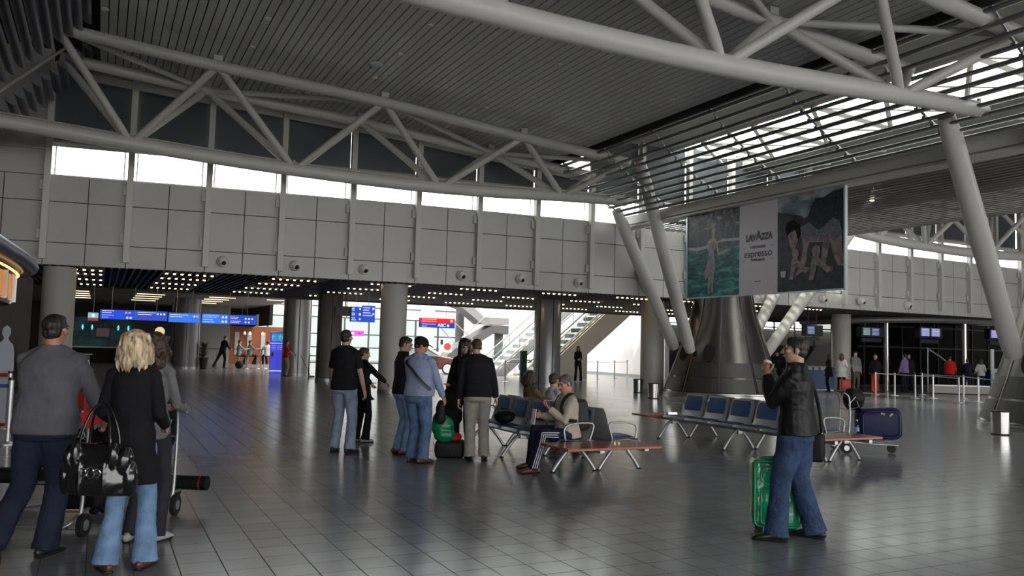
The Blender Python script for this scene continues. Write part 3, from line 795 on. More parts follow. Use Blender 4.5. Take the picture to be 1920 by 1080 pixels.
def rem(o, vox, smooth=3, disp=0.0, dscale=.12, noise='CLOUDS'):
    m = o.modifiers.new('surface', 'REMESH'); m.mode = 'VOXEL'; m.voxel_size = vox; m.use_smooth_shade = True
    if smooth: s = o.modifiers.new('smooth', 'SMOOTH'); s.factor = .5; s.iterations = smooth
    if disp:
        key = (noise, dscale)
        if key not in _tex:
            t = bpy.data.textures.new('folds', noise); t.noise_scale = dscale; t.noise_depth = 2; _tex[key] = t
        d = o.modifiers.new('folds', 'DISPLACE'); d.texture = _tex[key]; d.strength = disp; d.mid_level = .5; d.texture_coords = 'LOCAL'
    return o
def ik(a, b, l1, l2, pole):
    d = b - a; L = min(d.length, (l1 + l2) * .999); d = d.normalized()
    x = (l1 * l1 - l2 * l2 + L * L) / (2 * L); h = math.sqrt(max(0, l1 * l1 - x * x))
    p = pole - d * pole.dot(d)
    p = p.normalized() if p.length > 1e-5 else d.orthogonal().normalized()
    return a + d * x + p * h, a + d * L
def basis(x, y):
    x = Vector(x).normalized(); y = Vector(y); y = (y - x * y.dot(x)).normalized(); z = x.cross(y)
    return Matrix((x, y, z)).transposed()
def hand_geo(q, W, d, palm, side, s=1.0, curl=.5, thumb=1.0, grow=0.0):
    """palm and five fingers; d is the pointing direction, palm the direction the palm faces"""
    d = d.normalized(); palm = (palm - d * palm.dot(d)).normalized(); lat = d.cross(palm) * side   # towards the thumb
    q.tube([W, W + d * .03 * s, W + d * .06 * s, W + d * .095 * s], [(.016 * s, .024 * s), (.016 * s, .036 * s), (.016 * s, .041 * s), (.012 * s, .038 * s)], 12, ref=palm, round_ends=True)
    for i, (off, L, r) in enumerate(((.030, .072, .0092), (.010, .080, .0095), (-.010, .075, .009), (-.029, .058, .008))):
        p = W + d * (.092 - abs(off) * .18) * s + lat * off * s; a = 0.12; pts = [p - d * .02 * s, p]
        cc = curl * (1 + .12 * i)
        for seg in (.42, .33, .25):
            a += cc * (.5 if seg == .42 else 1.0)
            p = p + (d * math.cos(a) + palm * math.sin(a)) * L * seg * s * 1.05; pts.append(p)
        q.tube(pts, [(r + grow) * s] * 3 + [(r * .93 + grow) * s, (r * .82 + grow) * s], 8, round_ends=True)
    b = W + d * .022 * s + lat * .026 * s
    t1 = b + (d * .55 + lat * .75 + palm * .25 * thumb).normalized() * .04 * s
    t2 = t1 + (d * .85 + lat * .35 + palm * .45 * thumb).normalized() * .03 * s
    t3 = t2 + (d * .9 + lat * .05 + palm * .6 * thumb).normalized() * .024 * s
    q.tube([b - lat * .008 * s, t1, t2, t3], [.0145 * s, .0125 * s, .0108 * s, .0092 * s], 8, round_ends=True)
def person(label, loc, face=0, H=1.75, w=1.0, belly=0.0, fem=False, lean=0, side_lean=0, twist=0, head=(0, 0, 0), feet=None, hands=None,
           elbow=None, knee=None, pelvis=None, top=None, sleeve='long', hem=-.16, topr=1.0, collar=True, bottom=None, flare=1.0, legr=1.0, skirt=None,
           shoes=SHOE_B, hair=('short', H_BLACK), skin_=SKIN, detail=2, folds=.010, curl=(.5, .5), palm=None, name='person', cat='person', group=None, heel=0.0, cap=None):
    """face: 0 looks away from the photographer, 90 to the right, 180 back, -90 left"""
    s = H / 1.75
    rz = -math.radians(26.35 + face)
    t = thing(name, label, cat, loc, rz, group)
    vox = {3: .006, 2: .0085, 1: .018, 0: .026}[detail] * (1 if detail > 1 else 1)
    V = Vector
    PZ = .972 * s
    P = V(pelvis) if pelvis else V((0, 0, PZ))
    la, sa = R(lean), R(side_lean)
    sp = V((math.sin(sa), math.sin(la), math.cos(la) * math.cos(sa))).normalized()
    up = sp
    rt = V((math.cos(R(twist)), -math.sin(R(twist)), 0)); rt = (rt - up * rt.dot(up)).normalized()
    fw = up.cross(rt)
    rt0 = V((1, 0, 0))
    N = P + sp * .53 * s                                    # base of the neck
    shw = (.150 if fem else .172) * s * (1 + (w - 1) * .45)
    S = {k: P + sp * .446 * s + rt * k * shw for k in (-1, 1)}
    # head
    hy, hp, hr = head
    neck_d = (up * .8 + V((0, 0, .35)) + fw * (.10 + math.sin(R(hp)) * .5)).normalized()
    Hc = N + neck_d * .140 * s
    Mh = Matrix.Rotation(-math.atan2(rt.y, rt.x) * -1 - R(hy), 3, 'Z') @ Matrix.Rotation(-R(hp), 3, 'X') @ Matrix.Rotation(R(hr), 3, 'Y')
    hs = s * 1.02
    hl = lambda x, y, z: Hc + Mh @ V((x, y, z)) * hs
    # legs
    hipw = .088 * s
    HJ = {k: P + rt0 * k * hipw + V((0, 0, -.03 * s)) for k in (-1, 1)}
    feet = feet or {-1: (-.11, 0, -8), 1: (.11, .02, 8)}
    K, A = {}, {}
    for k in (-1, 1):
        f = feet[k]; az = f[3] if len(f) > 3 else .095 * s
        kp = (knee or {}).get(k, (0, 1, 0))
        K[k], A[k] = ik(HJ[k], V((f[0], f[1], az)), .435 * s, .43 * s, V(kp))
    # arms
    hands = hands or {}
    E, Wr = {}, {}
    for k in (-1, 1):
        tgt = V(hands[k]) if k in hands else S[k] + V((k * .07, .03, -.53 * s))
        ep = V((elbow or {}).get(k, (k * .5, -1, -.3)))
        E[k], Wr[k] = ik(S[k], tgt, .285 * s, .255 * s, ep)
    # ---------------- body, one surface
    q = MB()
    def ring(tt, rx, ry, fx=0.0):
        p = P + sp * (tt * .53 * s) + fw * fx * s
        r_ = rt if tt > .4 else (rt0 * (.4 - max(tt, 0)) + rt * max(tt, 0)).normalized()
        return p, r_, rx * s, ry * s
    def torso(rings, grow=0.0, n=22):
        out = []
        for tt, rx, ry, fx in rings:
            p, r_, a, b = ring(tt, rx, ry, fx); f_ = up.cross(r_)
            a += grow; b += grow
            row = []
            for j in range(n):
                c_, s_ = math.cos(2 * PI * j / n), math.sin(2 * PI * j / n)
                e = .86
                row.append(p + r_ * a * math.copysign(abs(c_) ** e, c_) + f_ * b * math.copysign(abs(s_) ** e, s_))
            out.append(row)
        return out
    if fem: TR = [(-.24, .150, .105, -.01), (-.1, .165, .115, -.012), (.08, .155, .105, -.005), (.35, .122, .088, 0), (.6, .138, .105, .012), (.74, .146, .112, .015), (.85, .128, .085, 0), (.93, .078, .06, -.005), (1.02, .05, .05, 0)]
    else: TR = [(-.24, .150, .110, -.005), (-.1, .162, .118, -.005), (.08, .158, .112, 0), (.35, .150, .105, 0), (.6, .168, .115, .005), (.76, .168, .115, .005), (.86, .140, .09, 0), (.94, .088, .066, -.005), (1.03, .057, .057, 0)]
    TR = [(tt, rx * w, ry * (w * .6 + .4) + belly * math.exp(-((tt - .25) / .28) ** 2) * .5, fx + belly * math.exp(-((tt - .22) / .28) ** 2) * .5) for tt, rx, ry, fx in TR]
    q.loft(torso(TR, -.013 * s))
    ww = 1 + (w - 1) * .6; am = (.86 if fem else 1.0) * ww
    for k in (-1, 1):
        q.ell(S[k], V((.050, .050, .050)) * s * ww, n=12, m=8)
        q.tube([N + up * .005 * s, lerp(N, S[k], .5) + up * .012 * s, S[k] + up * .012 * s], [.045 * s, .043 * s, .036 * s], 10, round_ends=True)
        q.tube([S[k] - rt * k * .05 * s, S[k] + (E[k] - S[k]) * .15, lerp(S[k], E[k], .5), E[k], lerp(E[k], Wr[k], .3), Wr[k]],
               [.046 * s * am, .048 * s * am, .044 * s * am, .037 * s * am, .038 * s * am, .026 * s * am], 14, round_ends=True)
        d = (Wr[k] - E[k]).normalized()
        pm = V((palm or {}).get(k, (-k, 0, -.1)))
        hd = d if not (hands and k in hands and len(hands) and False) else d
        hand_geo(q, Wr[k], d, pm, k if True else 1, s * (.92 if fem else 1.0) * 1.02, curl[0 if k < 0 else 1])
        q.tube([HJ[k] + V((0, 0, .05)) * s, lerp(HJ[k], K[k], .3), K[k], lerp(K[k], A[k], .35), A[k]], [.074 * s * ww, .068 * s * ww, .048 * s, .047 * s, .033 * s], 14, round_ends=True)
        f = feet[k]; yaw = R(f[2]); pt = R(f[4]) if len(f) > 4 else 0
        fd = V((math.sin(yaw) * math.cos(pt), math.cos(yaw) * math.cos(pt), -math.sin(pt)))
        q.tube([A[k] - fd * .04 * s + V((0, 0, -.05 * s)), A[k] + fd * .06 * s + V((0, 0, -.045 * s)), A[k] + fd * .15 * s + V((0, 0, -.062 * s))], [.03 * s, .034 * s, .024 * s], 10, round_ends=True)
    q.tube([N - up * .04 * s, N + neck_d * .02 * s, hl(0, -.02, -.07), hl(0, -.015, 0)], [.062 * s * ww, .054 * s * ww, .052 * s * (1 if fem else 1.08), .05 * s], 16)
    mm = lambda c, r_, M=None: q.ell(hl(*c), V(r_) * hs, Mh if M is None else Mh @ M, 18, 12)
    mm((0, -.012, .028), (.075, .094, .087)); mm((0, .018, -.03), (.062, .072, .082)); mm((0, .05, -.086), (.03, .032, .027)); mm((0, .03, -.055), (.054, .055, .05))
    if detail > 0:
        mm((0, .083, .028), (.045, .014, .012)); q.tube([hl(0, .088, .018), hl(0, .102, -.008), hl(0, .113, -.026)], [.008 * hs, .010 * hs, .0125 * hs], 10, round_ends=True)
        mm((-.012, .1, -.029), (.009, .009, .008)); mm((.012, .1, -.029), (.009, .009, .008)); mm((0, .086, -.056), (.026, .014, .012))
        for k in (-1, 1):
            mm((k * .045, .068, -.01), (.02, .02, .018))
            q.ell(hl(k * .078, -.004, -.012), V((.009, .02, .031)) * hs, Mh @ Matrix.Rotation(R(20 * k), 3, 'Z'), 12, 8)
    body = q.build('body', skin_, t); rem(body, vox, 2 if detail > 1 else 1)
    if detail > 1:
        for k in (-1, 1):
            MB().ell(hl(k * .031, .083, .012), V((.0125, .009, .0062)) * hs, Mh, 12, 8).build('eye', EYEW, t, True)
            MB().tube([hl(k * .016, .098, .029), hl(k * .032, .097, .034), hl(k * .05, .084, .029)], .0042 * hs, 6, round_ends=True).build('eyebrow', hair[1], t, True)
        MB().tube([hl(-.022, .094, -.058), hl(0, .102, -.056), hl(.022, .094, -.058)], [.003 * hs, .0055 * hs, .003 * hs], 8, round_ends=True).build('lips', LIP, t, True)
    # ---------------- top garment
    if top is not None:
        q = MB(); g = .014 * topr
        _i = lambda c: interp([(r0[0], r0[c]) for r0 in TR], max(hem, -.24))
        tr = [(max(hem, -.24), _i(1) + .012, _i(2) + .014, _i(3))]
        if hem < -.24:
            tr = [(hem, (.20 if fem else .185) * w * topr, .165 * topr, 0), (-.24, .185 * w, .145, 0)]
        tr += [(x[0], x[1] + (.012 if x[0] < .2 else 0), x[2] + (.014 if x[0] < .2 else 0), x[3]) for x in TR if x[0] > hem + .03 and x[0] > -.2]
        tr = [x for x in tr if x[0] < 1.0] + [(1.0, .078, .07, -.004), (1.05 if collar else 1.0, .066 if collar else .07, .066, .004)]
        q.loft(torso(tr, g))
        for k in (-1, 1):
            q.ell(S[k], V((.057, .057, .056)) * s * ww * (1 + .3 * (topr - 1)), n=12, m=8)
            q.tube([N + up * .0 * s, lerp(N, S[k], .5) + up * .012 * s, S[k] + up * .012 * s], [.056 * s, .053 * s, .046 * s], 10, round_ends=True)
            a = am * topr
            if sleeve == 'long':
                end = Wr[k] - (Wr[k] - E[k]).normalized() * .005
                q.tube([S[k] - rt * k * .05 * s, lerp(S[k], E[k], .2), lerp(S[k], E[k], .6), E[k], lerp(E[k], end, .4), lerp(E[k], end, .9), end],
                       [.056 * s * a, .060 * s * a, .057 * s * a, .053 * s * a, .050 * s * a, .042 * s * a, .039 * s * a], 16)
            else:
                end = lerp(S[k], E[k], .78)
                q.tube([S[k] - rt * k * .05 * s, lerp(S[k], E[k], .2), lerp(S[k], E[k], .5), end], [.056 * s * a, .060 * s * a, .062 * s * a, .064 * s * a], 16)
        o = q.build('jacket' if topr > 1.05 else 'top', top, t); rem(o, vox * 1.15, 3, folds, .13)
    # ---------------- trousers
    if bottom is not None:
        q = MB(); g = .008
        q.loft(torso([(-.26, .135 * w, .10 * (w * .6 + .4), -.005), (-.2, .162 * w, .122 * (w * .6 + .4), -.005), TR[1]] + [(c_, *[interp([(r0[0], r0[k]) for r0 in TR], c_) for k in (1, 2, 3)]) for c_ in (0.0, .08, .15)], g * .6))
        for k in (-1, 1):
            L = legr * ww; end = A[k] + (A[k] - K[k]).normalized() * .045 * s
            q.tube([HJ[k] + V((0, 0, .04)) * s - rt0 * k * .01, lerp(HJ[k], K[k], .15), lerp(HJ[k], K[k], .55), K[k], lerp(K[k], A[k], .3), lerp(K[k], A[k], .75), end],
                   [.092 * s * L, .096 * s * L, .084 * s * L, .067 * s * L, .066 * s * L, .062 * s * L * (1 + (flare - 1) * .6), .064 * s * L * flare], 18)
        o = q.build('trousers', bottom, t); rem(o, vox * 1.15, 3, folds * 1.3, .11)
    if skirt is not None:
        m_, z0, r0 = skirt
        o = MB().lathe((0, 0, 0), [(r0 * s, z0 * s), (r0 * .82 * s, lerp(z0, 1.0, .5) * s), (.135 * s, 1.02 * s), (.12 * s, 1.08 * s)], 28).build('skirt', m_, t); rem(o, vox * 1.2, 2, .012, .08)
    # ---------------- shoes
    for k in (-1, 1):
        f = feet[k]; yaw = R(f[2]); pt = R(f[4]) if len(f) > 4 else 0
        az = f[3] if len(f) > 3 else .095 * s
        q = MB()
        L = .27 * s * (.9 if fem else 1.0)
        Mf = Matrix.Translation(A[k]) @ Matrix.Rotation(-yaw, 4, 'Z') @ Matrix.Rotation(-pt, 4, 'X')
        b0 = -.095 * s if len(f) <= 3 else -.085 * s
        F = lambda y, z: (0, y * s, b0 + z * s)
        q.tube([F(-.075, .045), F(-.03, .052), F(.04, .05), F(.11, .036), F(.165, .026), F(L / s - .085, .022)],
               [(.04 * s, .032 * s), (.047 * s, .038 * s), (.044 * s, .041 * s), (.032 * s, .046 * s), (.024 * s, .043 * s), (.018 * s, .030 * s)], 14, ref=(0, 0, 1), round_ends=True)
        q.tube([F(-.02, .06), F(-.015, .115)], [.040 * s, .042 * s], 12)
        q.xf(Mf)
        o = q.build('shoe', shoes, t); rem(o, max(vox, .007), 2)
        if detail > 1:
            z = MB(); z.tube([F(-.08, .012), F(.02, .012), F(.11, .012), F(L / s - .075, .012)], [(.012 * s, .036 * s), (.012 * s, .034 * s), (.012 * s, .046 * s), (.012 * s, .03 * s)], 12, ref=(0, 0, 1), round_ends=True)
            z.xf(Mf); z.build('sole', BLACKP if shoes != SHOE_B else RUBBER, t, True)
    # ---------------- hair
    kind, hm = hair[0], hair[1]
    q = MB(); he = lambda c, r_: q.ell(hl(*c), V(r_) * hs, Mh, 20, 14)
    if kind in ('short', 'crop', 'cap'):
        g = 1.0 if kind == 'short' else .985
        he((0, -.017, .036), (.0785 * g, .0965 * g, .083 * g)); he((0, -.043, -.015), (.066 * g, .060 * g, .06 * g))
        if kind == 'short': he((0, .025, .084), (.054, .052, .030))
        if kind != 'cap' and detail > 0:
            for k in (-1, 1): q.tube([hl(k * .066, .01, .02), hl(k * .07, .008, -.02)], .011 * hs, 8, round_ends=True)
        o = q.build('hair', hm, t); rem(o, vox, 1, .006 if kind == 'short' else .002, .03)
    elif kind == 'bob' or kind == 'long' or kind == 'curly':
        he((0, -.018, .036), (.092, .104, .092))
        Lh = hair[2]; rs = random.Random(int(H * 977)); n = 34
        for i in range(n):
            a = lerp(-2.45, 2.45, i / (n - 1)) - PI / 2 + rs.uniform(-.05, .05)        # around the back of the head
            c_, s_ = math.cos(a), math.sin(a)
            L = Lh * rs.uniform(.86, 1.05) * (.86 if s_ > .35 else 1.0)
            pts = []; wv_ = .011 if kind == 'bob' else (.006 if kind == 'long' else .022); ph = rs.uniform(0, 6)
            for m_ in range(9):
                u_ = m_ / 8
                rr = .072 + .028 * math.sin(min(1, u_ * 1.6) * PI * .5) + (.014 * u_ if kind != 'long' else -.012 * u_)
                zz = .085 - L * u_ ** 1.05
                off = wv_ * math.sin(u_ * (9 if kind == 'bob' else 16) + ph)
                tail = -.018 * max(0, u_ - .75) * 4 if kind == 'bob' else 0
                pts.append(Hc + (Mh @ V((c_ * (rr + off + tail), s_ * (rr + off + tail) * 1.05 - .015, .085)) + V((0, 0, zz - .085))) * hs)
            q.tube(pts, [.015 * hs, .017 * hs] + [.016 * hs] * 5 + [.012 * hs, .005 * hs], 7, round_ends=True)
        o = q.build('hair', hm, t); rem(o, max(vox, .0065) * (1.0 if detail > 1 else 1.2), 1, .010 if kind == 'curly' else .004, .03)
    if cap is not None:
        q = MB(); he((0, -.014, .045), (.092, .108, .085)); q2 = q
        n0 = len(q.v)
        q.tube([hl(0, .05, .05), hl(0, .115, .046), hl(0, .165, .034)], [(.008 * hs, .078 * hs), (.007 * hs, .07 * hs), (.005 * hs, .045 * hs)], 16, ref=Mh @ V((0, 0, 1)), round_ends=True)
        o = q.build('cap', cap, t); rem(o, .006, 2)
    t['_'] = 0; del t['_']
    info = dict(P=P, N=N, S=S, E=E, W=Wr, K=K, A=A, H=Hc, hl=hl, up=up, fw=fw, rt=rt, s=s, Mh=Mh)
    return t, info
def strip(root, name, pts, wd, th, m, ref=(0, 0, 1)):
    return MB().tube(arc(pts, 4), [(th, wd)] * (len(arc(pts, 4))), 8, ref=ref).build(name, m, root, True)
JEAN_D = cloth('dark_denim', (0.018, 0.024, 0.045), bscale=30); JEAN_L = cloth('light_denim', (0.16, 0.26, 0.42), bscale=26, vary=.25)
JEAN_M = cloth('mid_denim', (0.085, 0.14, 0.25), bscale=26, vary=.3); JEAN_F = cloth('faded_denim', (0.20, 0.26, 0.34), bscale=26, vary=.25); JEAN_N = cloth('navy_denim', (0.035, 0.06, 0.125), bscale=26, vary=.3)
KNIT = cloth('charcoal_knit', (0.115, 0.115, 0.13)); BLACKC = cloth('black_cloth', (0.010, 0.010, 0.012)); NAVYC = cloth('navy_cloth', (0.012, 0.014, 0.022))
LEATHER = mat('black_leather', (0.007, 0.007, 0.007), .5, bump=.5, bscale=14, spec=.3); KHAKI = cloth('stone_chino', (0.30, 0.28, 0.25), vary=.15)
BLUEGREY = cloth('lavender_blue_jersey', (0.24, 0.28, 0.42)); CREAM = cloth('cream_fleece', (0.46, 0.42, 0.34)); TRACK = cloth('navy_track_cloth', (0.010, 0.013, 0.04), rough=.6)
WHITEC = cloth('white_cloth', (0.62, 0.61, 0.58)); GREYC = cloth('pale_grey_cloth', (0.4, 0.4, 0.43)); OLIVE = cloth('olive_brown_cloth', (0.12, 0.085, 0.05)); REDC = cloth('red_cloth', (0.5, 0.015, 0.02))
BROWNC = cloth('dark_brown_cloth', (0.05, 0.035, 0.025)); PURPLE = cloth('lilac_cloth', (0.22, 0.15, 0.30)); ORANGEC = cloth('rust_cloth', (0.42, 0.05, 0.015)); SAGE = cloth('sage_cloth', (0.2, 0.25, 0.19))
# ---------------- left foreground
gm, gi = person('man from behind in a charcoal jumper and dark jeans pushing a luggage trolley', (-.33, 7.18, 0), 3, 1.80, 1.28, lean=3, top=KNIT, bottom=JEAN_D, hem=-.17, detail=3,
       skin_=SKIN2, hands={-1: (-.27, .36, 1.0), 1: (.24, .36, 1.0)}, elbow={-1: (-1, -.6, -.2), 1: (1, -.6, -.2)}, palm={-1: (0, 0, -1), 1: (0, 0, -1)}, curl=(1.1, 1.1), folds=.014,
       feet={-1: (-.13, -.30, -14, .19, 64), 1: (.05, .02, 5)}, knee={-1: (-.15, 1, 0)}, hair=('short', H_BLACK), shoes=SHOE_B, flare=1.15, legr=1.08)
bw, bi = person('blonde woman from behind in a long black coat and light blue jeans', (*(-2.70 * math.cos(YAW) + 5.98 * math.sin(YAW), 2.70 * math.sin(YAW) + 5.98 * math.cos(YAW)), 0), -4, 1.69, .95, fem=True, top=BLACKC, hem=-.62, topr=1.14, bottom=JEAN_L, flare=1.45, legr=1.05, detail=3,
       hair=('bob', H_BLOND, .265), shoes=SHOE_BR, hands={-1: (-.22, .26, 1.02), 1: (.16, .24, 1.0)}, elbow={-1: (-.12, -1, -.2), 1: (.25, -1, -.2)}, palm={-1: (1, 0, 0)}, curl=(1.2, .5),
       feet={-1: (-.11, -.03, -38), 1: (.12, .07, 8)}, collar=True, folds=.010)
cw_, ci = person('woman with long dark curly hair standing beyond the blonde woman', (.40, 7.40, 0), 8, 1.68, .95, fem=True, top=cloth('mid_grey_knit', (.16, .16, .165)), hem=-.2, bottom=cloth('charcoal_denim', (.03, .03, .04)), flare=1.1, detail=2,
       hair=('curly', H_BROWN, .44), shoes=mat('pale_shoe', (.4, .4, .4), .5), hands={-1: (-.10, .30, 1.06), 1: (.12, .32, 1.05)}, elbow={1: (.35, -1, -.3), -1: (-.35, -1, -.3)}, head=(15, 5, 0), lean=2)
# ---------------- standing group
tm, ti = person('man from behind in a black t-shirt and blue jeans', (3.34, 12.36, 0), 18, 1.83, 1.06, top=BLACKC, sleeve='short', hem=-.15, bottom=JEAN_F, detail=2, hair=('crop', H_BLACK),
       feet={-1: (-.15, .03, -12), 1: (.16, -.05, 12)}, hands={-1: (-.29, .14, .86), 1: (.30, .12, .84)}, flare=1.2, legr=1.08, skin_=SKIN)
person('short dark-haired woman in a black padded jacket, beside the man in the t-shirt', (3.95, 13.5, 0), 40, 1.56, 1.0, fem=True, top=BLACKC, hem=-.34, topr=1.22, bottom=BLACKC, detail=2,
       hair=('short', H_BROWN), shoes=mat('pale_shoe', (.4, .4, .4), .5), hands={1: (.12, .50, .93), -1: (-.2, .36, .95)}, flare=1.3, palm={1: (0, 0, -1)}, head=(30, 12, 0))
person('dark-haired young man in a black hooded top looking down to the right', (4.12, 11.95, 0), 60, 1.75, .96, top=cloth('black_hoodie', (.014, .012, .014)), hem=-.14, bottom=JEAN_L, detail=2,
       hair=('short', H_BLACK), shoes=mat('dark_red_shoe', (.16, .012, .02), .5), hands={1: (.16, .26, 1.02), -1: (-.16, .3, 1.0)}, head=(28, 18, 0), folds=.012, flare=1.15)
cm, cmi = person('stout man in a black cap, lavender-blue jumper and blue jeans', (4.05, 11.05, 0), 28, 1.74, 1.24, belly=.07, top=BLUEGREY, hem=-.08, bottom=JEAN_M, detail=2, cap=BLACKC,
       hair=('cap', H_BLACK), shoes=SHOE_BR, hands={1: (.28, .2, .92), -1: (-.22, .3, .95)}, head=(48, 20, 0), folds=.012, flare=1.15, legr=1.08, skin_=SKIN2,
       feet={-1: (-.10, .02, -8), 1: (.13, -.04, 18)})
strip(cm, 'shoulder_strap', [cmi['S'][-1] + Vector((.05, .05, .07)), cmi['S'][-1] + Vector((.05, -.12, -.01)), cmi['P'] + Vector((0, -.178, .33)), cmi['P'] + Vector((.12, -.165, .2)), cmi['P'] + Vector((.235, -.05, .05))], .022, .005, BLACKP, ref=(0, 1, 0))
wm, wmi = person('dark-haired woman in a black coat holding a coat over her arm', (5.05, 11.75, 0), -160, 1.74, 1.02, fem=True, top=BLACKC, hem=-.42, topr=1.2, bottom=cloth('navy_jean', (.02, .03, .06)), detail=2,
       hair=('long', H_BLACK, .30), shoes=SHOE_B, hands={-1: (-.10, .26, 1.08), 1: (.14, .27, 1.06)}, head=(-35, 22, 0), palm={-1: (0, 0, 1), 1: (0, 0, 1)})
person('man from behind in a black jacket and pale stone trousers', (4.93, 10.98, 0), -6, 1.75, 1.12, top=BLACKC, hem=-.13, topr=1.12, bottom=KHAKI, detail=2, hair=('short', H_BROWN),
       shoes=SHOE_B, hands={-1: (-.27, .06, .84), 1: (.28, .08, .86)}, lean=7, side_lean=-3, head=(-14, 26, 8), legr=1.12, flare=1.15, feet={-1: (-.09, .02, -12), 1: (.12, .08, 10)})
# ---------------- seated man
sm_, smi = person('seated man with a moustache in cream fleece and striped track trousers, reading his phone', (5.27, 9.87, 0), -107, 1.76, 1.12, belly=.05,
       pelvis=(0, -.50, .50), lean=3, top=CREAM, hem=-.1, topr=1.08, bottom=TRACK, legr=1.05, detail=2, hair=('short', H_GREY), shoes=SHOE_BR, skin_=skin('skin_ruddy', (.55, .26, .19)),
       feet={-1: (-.20, .06, -6), 1: (.22, -.05, 12)}, knee={-1: (-.15, .6, .8), 1: (.25, .6, .8)}, hands={-1: (-.06, -.20, .83), 1: (.17, -.16, .72)}, elbow={-1: (-.5, -.7, -.6), 1: (.6, -.6, -.6)},
       palm={-1: (.3, .2, .9), 1: (-1, 0, .1)}, curl=(.8, .9), head=(-16, 20, 0), folds=.014)
q = MB()
for k in (-1,):
    for dx in (-.03, 0, .03):
        K_, A_, P_ = smi['K'][k], smi['A'][k], smi['P'] + Vector((k * .10, 0, -.01))
        out = Vector((k, 0, 0))
        q.tube([P_ + out * .088 + Vector((0, .12, dx)), lerp(P_, K_, .6) + out * .088 + Vector((0, 0, dx)), K_ + out * .074 + Vector((0, .02 + dx * .7, dx * .9)), lerp(K_, A_, .35) + out * .072 + Vector((0, dx, 0)), lerp(K_, A_, 1.05) + out * .068 + Vector((0, dx, 0))], .0065, 6)
q.build('stripes', mat('white_stripe', (.7, .7, .7), .7), sm_, True)
MB().tube([smi['hl'](-.03, .103, -.043), smi['hl'](0, .112, -.04), smi['hl'](.03, .103, -.043)], [.006, .009, .006], 8, round_ends=True).build('moustache', H_GREY, sm_, True)
strip(sm_, 'backpack_strap', [smi['S'][-1] + Vector((.06, -.10, .055)), smi['S'][-1] + Vector((.04, .0, .095)), smi['S'][-1] + Vector((.04, .10, .02)), smi['S'][-1] + Vector((.04, .145, -.12)), smi['S'][-1] + Vector((-.02, .09, -.24)), smi['S'][-1] + Vector((-.05, -.05, -.27))], .028, .006, BLACKP, ref=(0, 1, 0))
strip(sm_, 'backpack_strap', [smi['S'][1] + Vector((-.06, -.10, .055)), smi['S'][1] + Vector((-.04, .0, .095)), smi['S'][1] + Vector((-.04, .10, .02)), smi['S'][1] + Vector((-.04, .145, -.12)), smi['S'][1] + Vector((.02, .09, -.24)), smi['S'][1] + Vector((.05, -.05, -.27))], .028, .006, BLACKP, ref=(0, 1, 0))
# ---------------- seated pair beyond
person('seated woman with a brown bob in an olive brown jacket, seen from behind', (7.05, 12.35, 0), 63.6, 1.66, 1.05, fem=True, pelvis=(0, -.50, .50), lean=-5, top=OLIVE, hem=-.1, topr=1.25, bottom=BLACKC, detail=2,
       hair=('bob', H_BROWN, .25), feet={-1: (-.12, .0, 0), 1: (.12, .0, 0)}, knee={-1: (0, .6, .8), 1: (0, .6, .8)}, hands={-1: (-.1, -.1, .6), 1: (.1, -.1, .6)})
person('seated person with short brown hair in a pale grey top, right of the seated woman', (7.05, 11.6, 0), 63.6, 1.70, .95, pelvis=(0, -.50, .48), lean=-2, top=GREYC, hem=-.1, bottom=JEAN_D, detail=2,
       hair=('short', H_BROWN), feet={-1: (-.12, .0, 0), 1: (.12, .0, 0)}, knee={-1: (0, .6, .8), 1: (0, .6, .8)}, hands={-1: (-.1, -.1, .6), 1: (.1, -.1, .6)}, head=(-25, 5, 0))
# ---------------- right foreground
rm, ri = person('man in a black leather jacket and jeans drinking from a paper cup', (5.66, 5.58, 0), -62, 1.80, 1.26, top=LEATHER, hem=-.12, topr=1.2, bottom=JEAN_N, detail=3, hair=('short', H_BLACK),
       skin_=SKIN, shoes=SHOE_B, hands={-1: (-.05, .25, 1.45), 1: (.29, .03, .90)}, elbow={-1: (-.35, .1, -1.2), 1: (.8, -1, -.1)}, palm={-1: (.9, -.4, .1)}, curl=(.75, .6), head=(-14, -2, 0), folds=.020,
       feet={-1: (-.17, .14, -12), 1: (.15, -.13, 10)}, flare=1.2, legr=1.15)
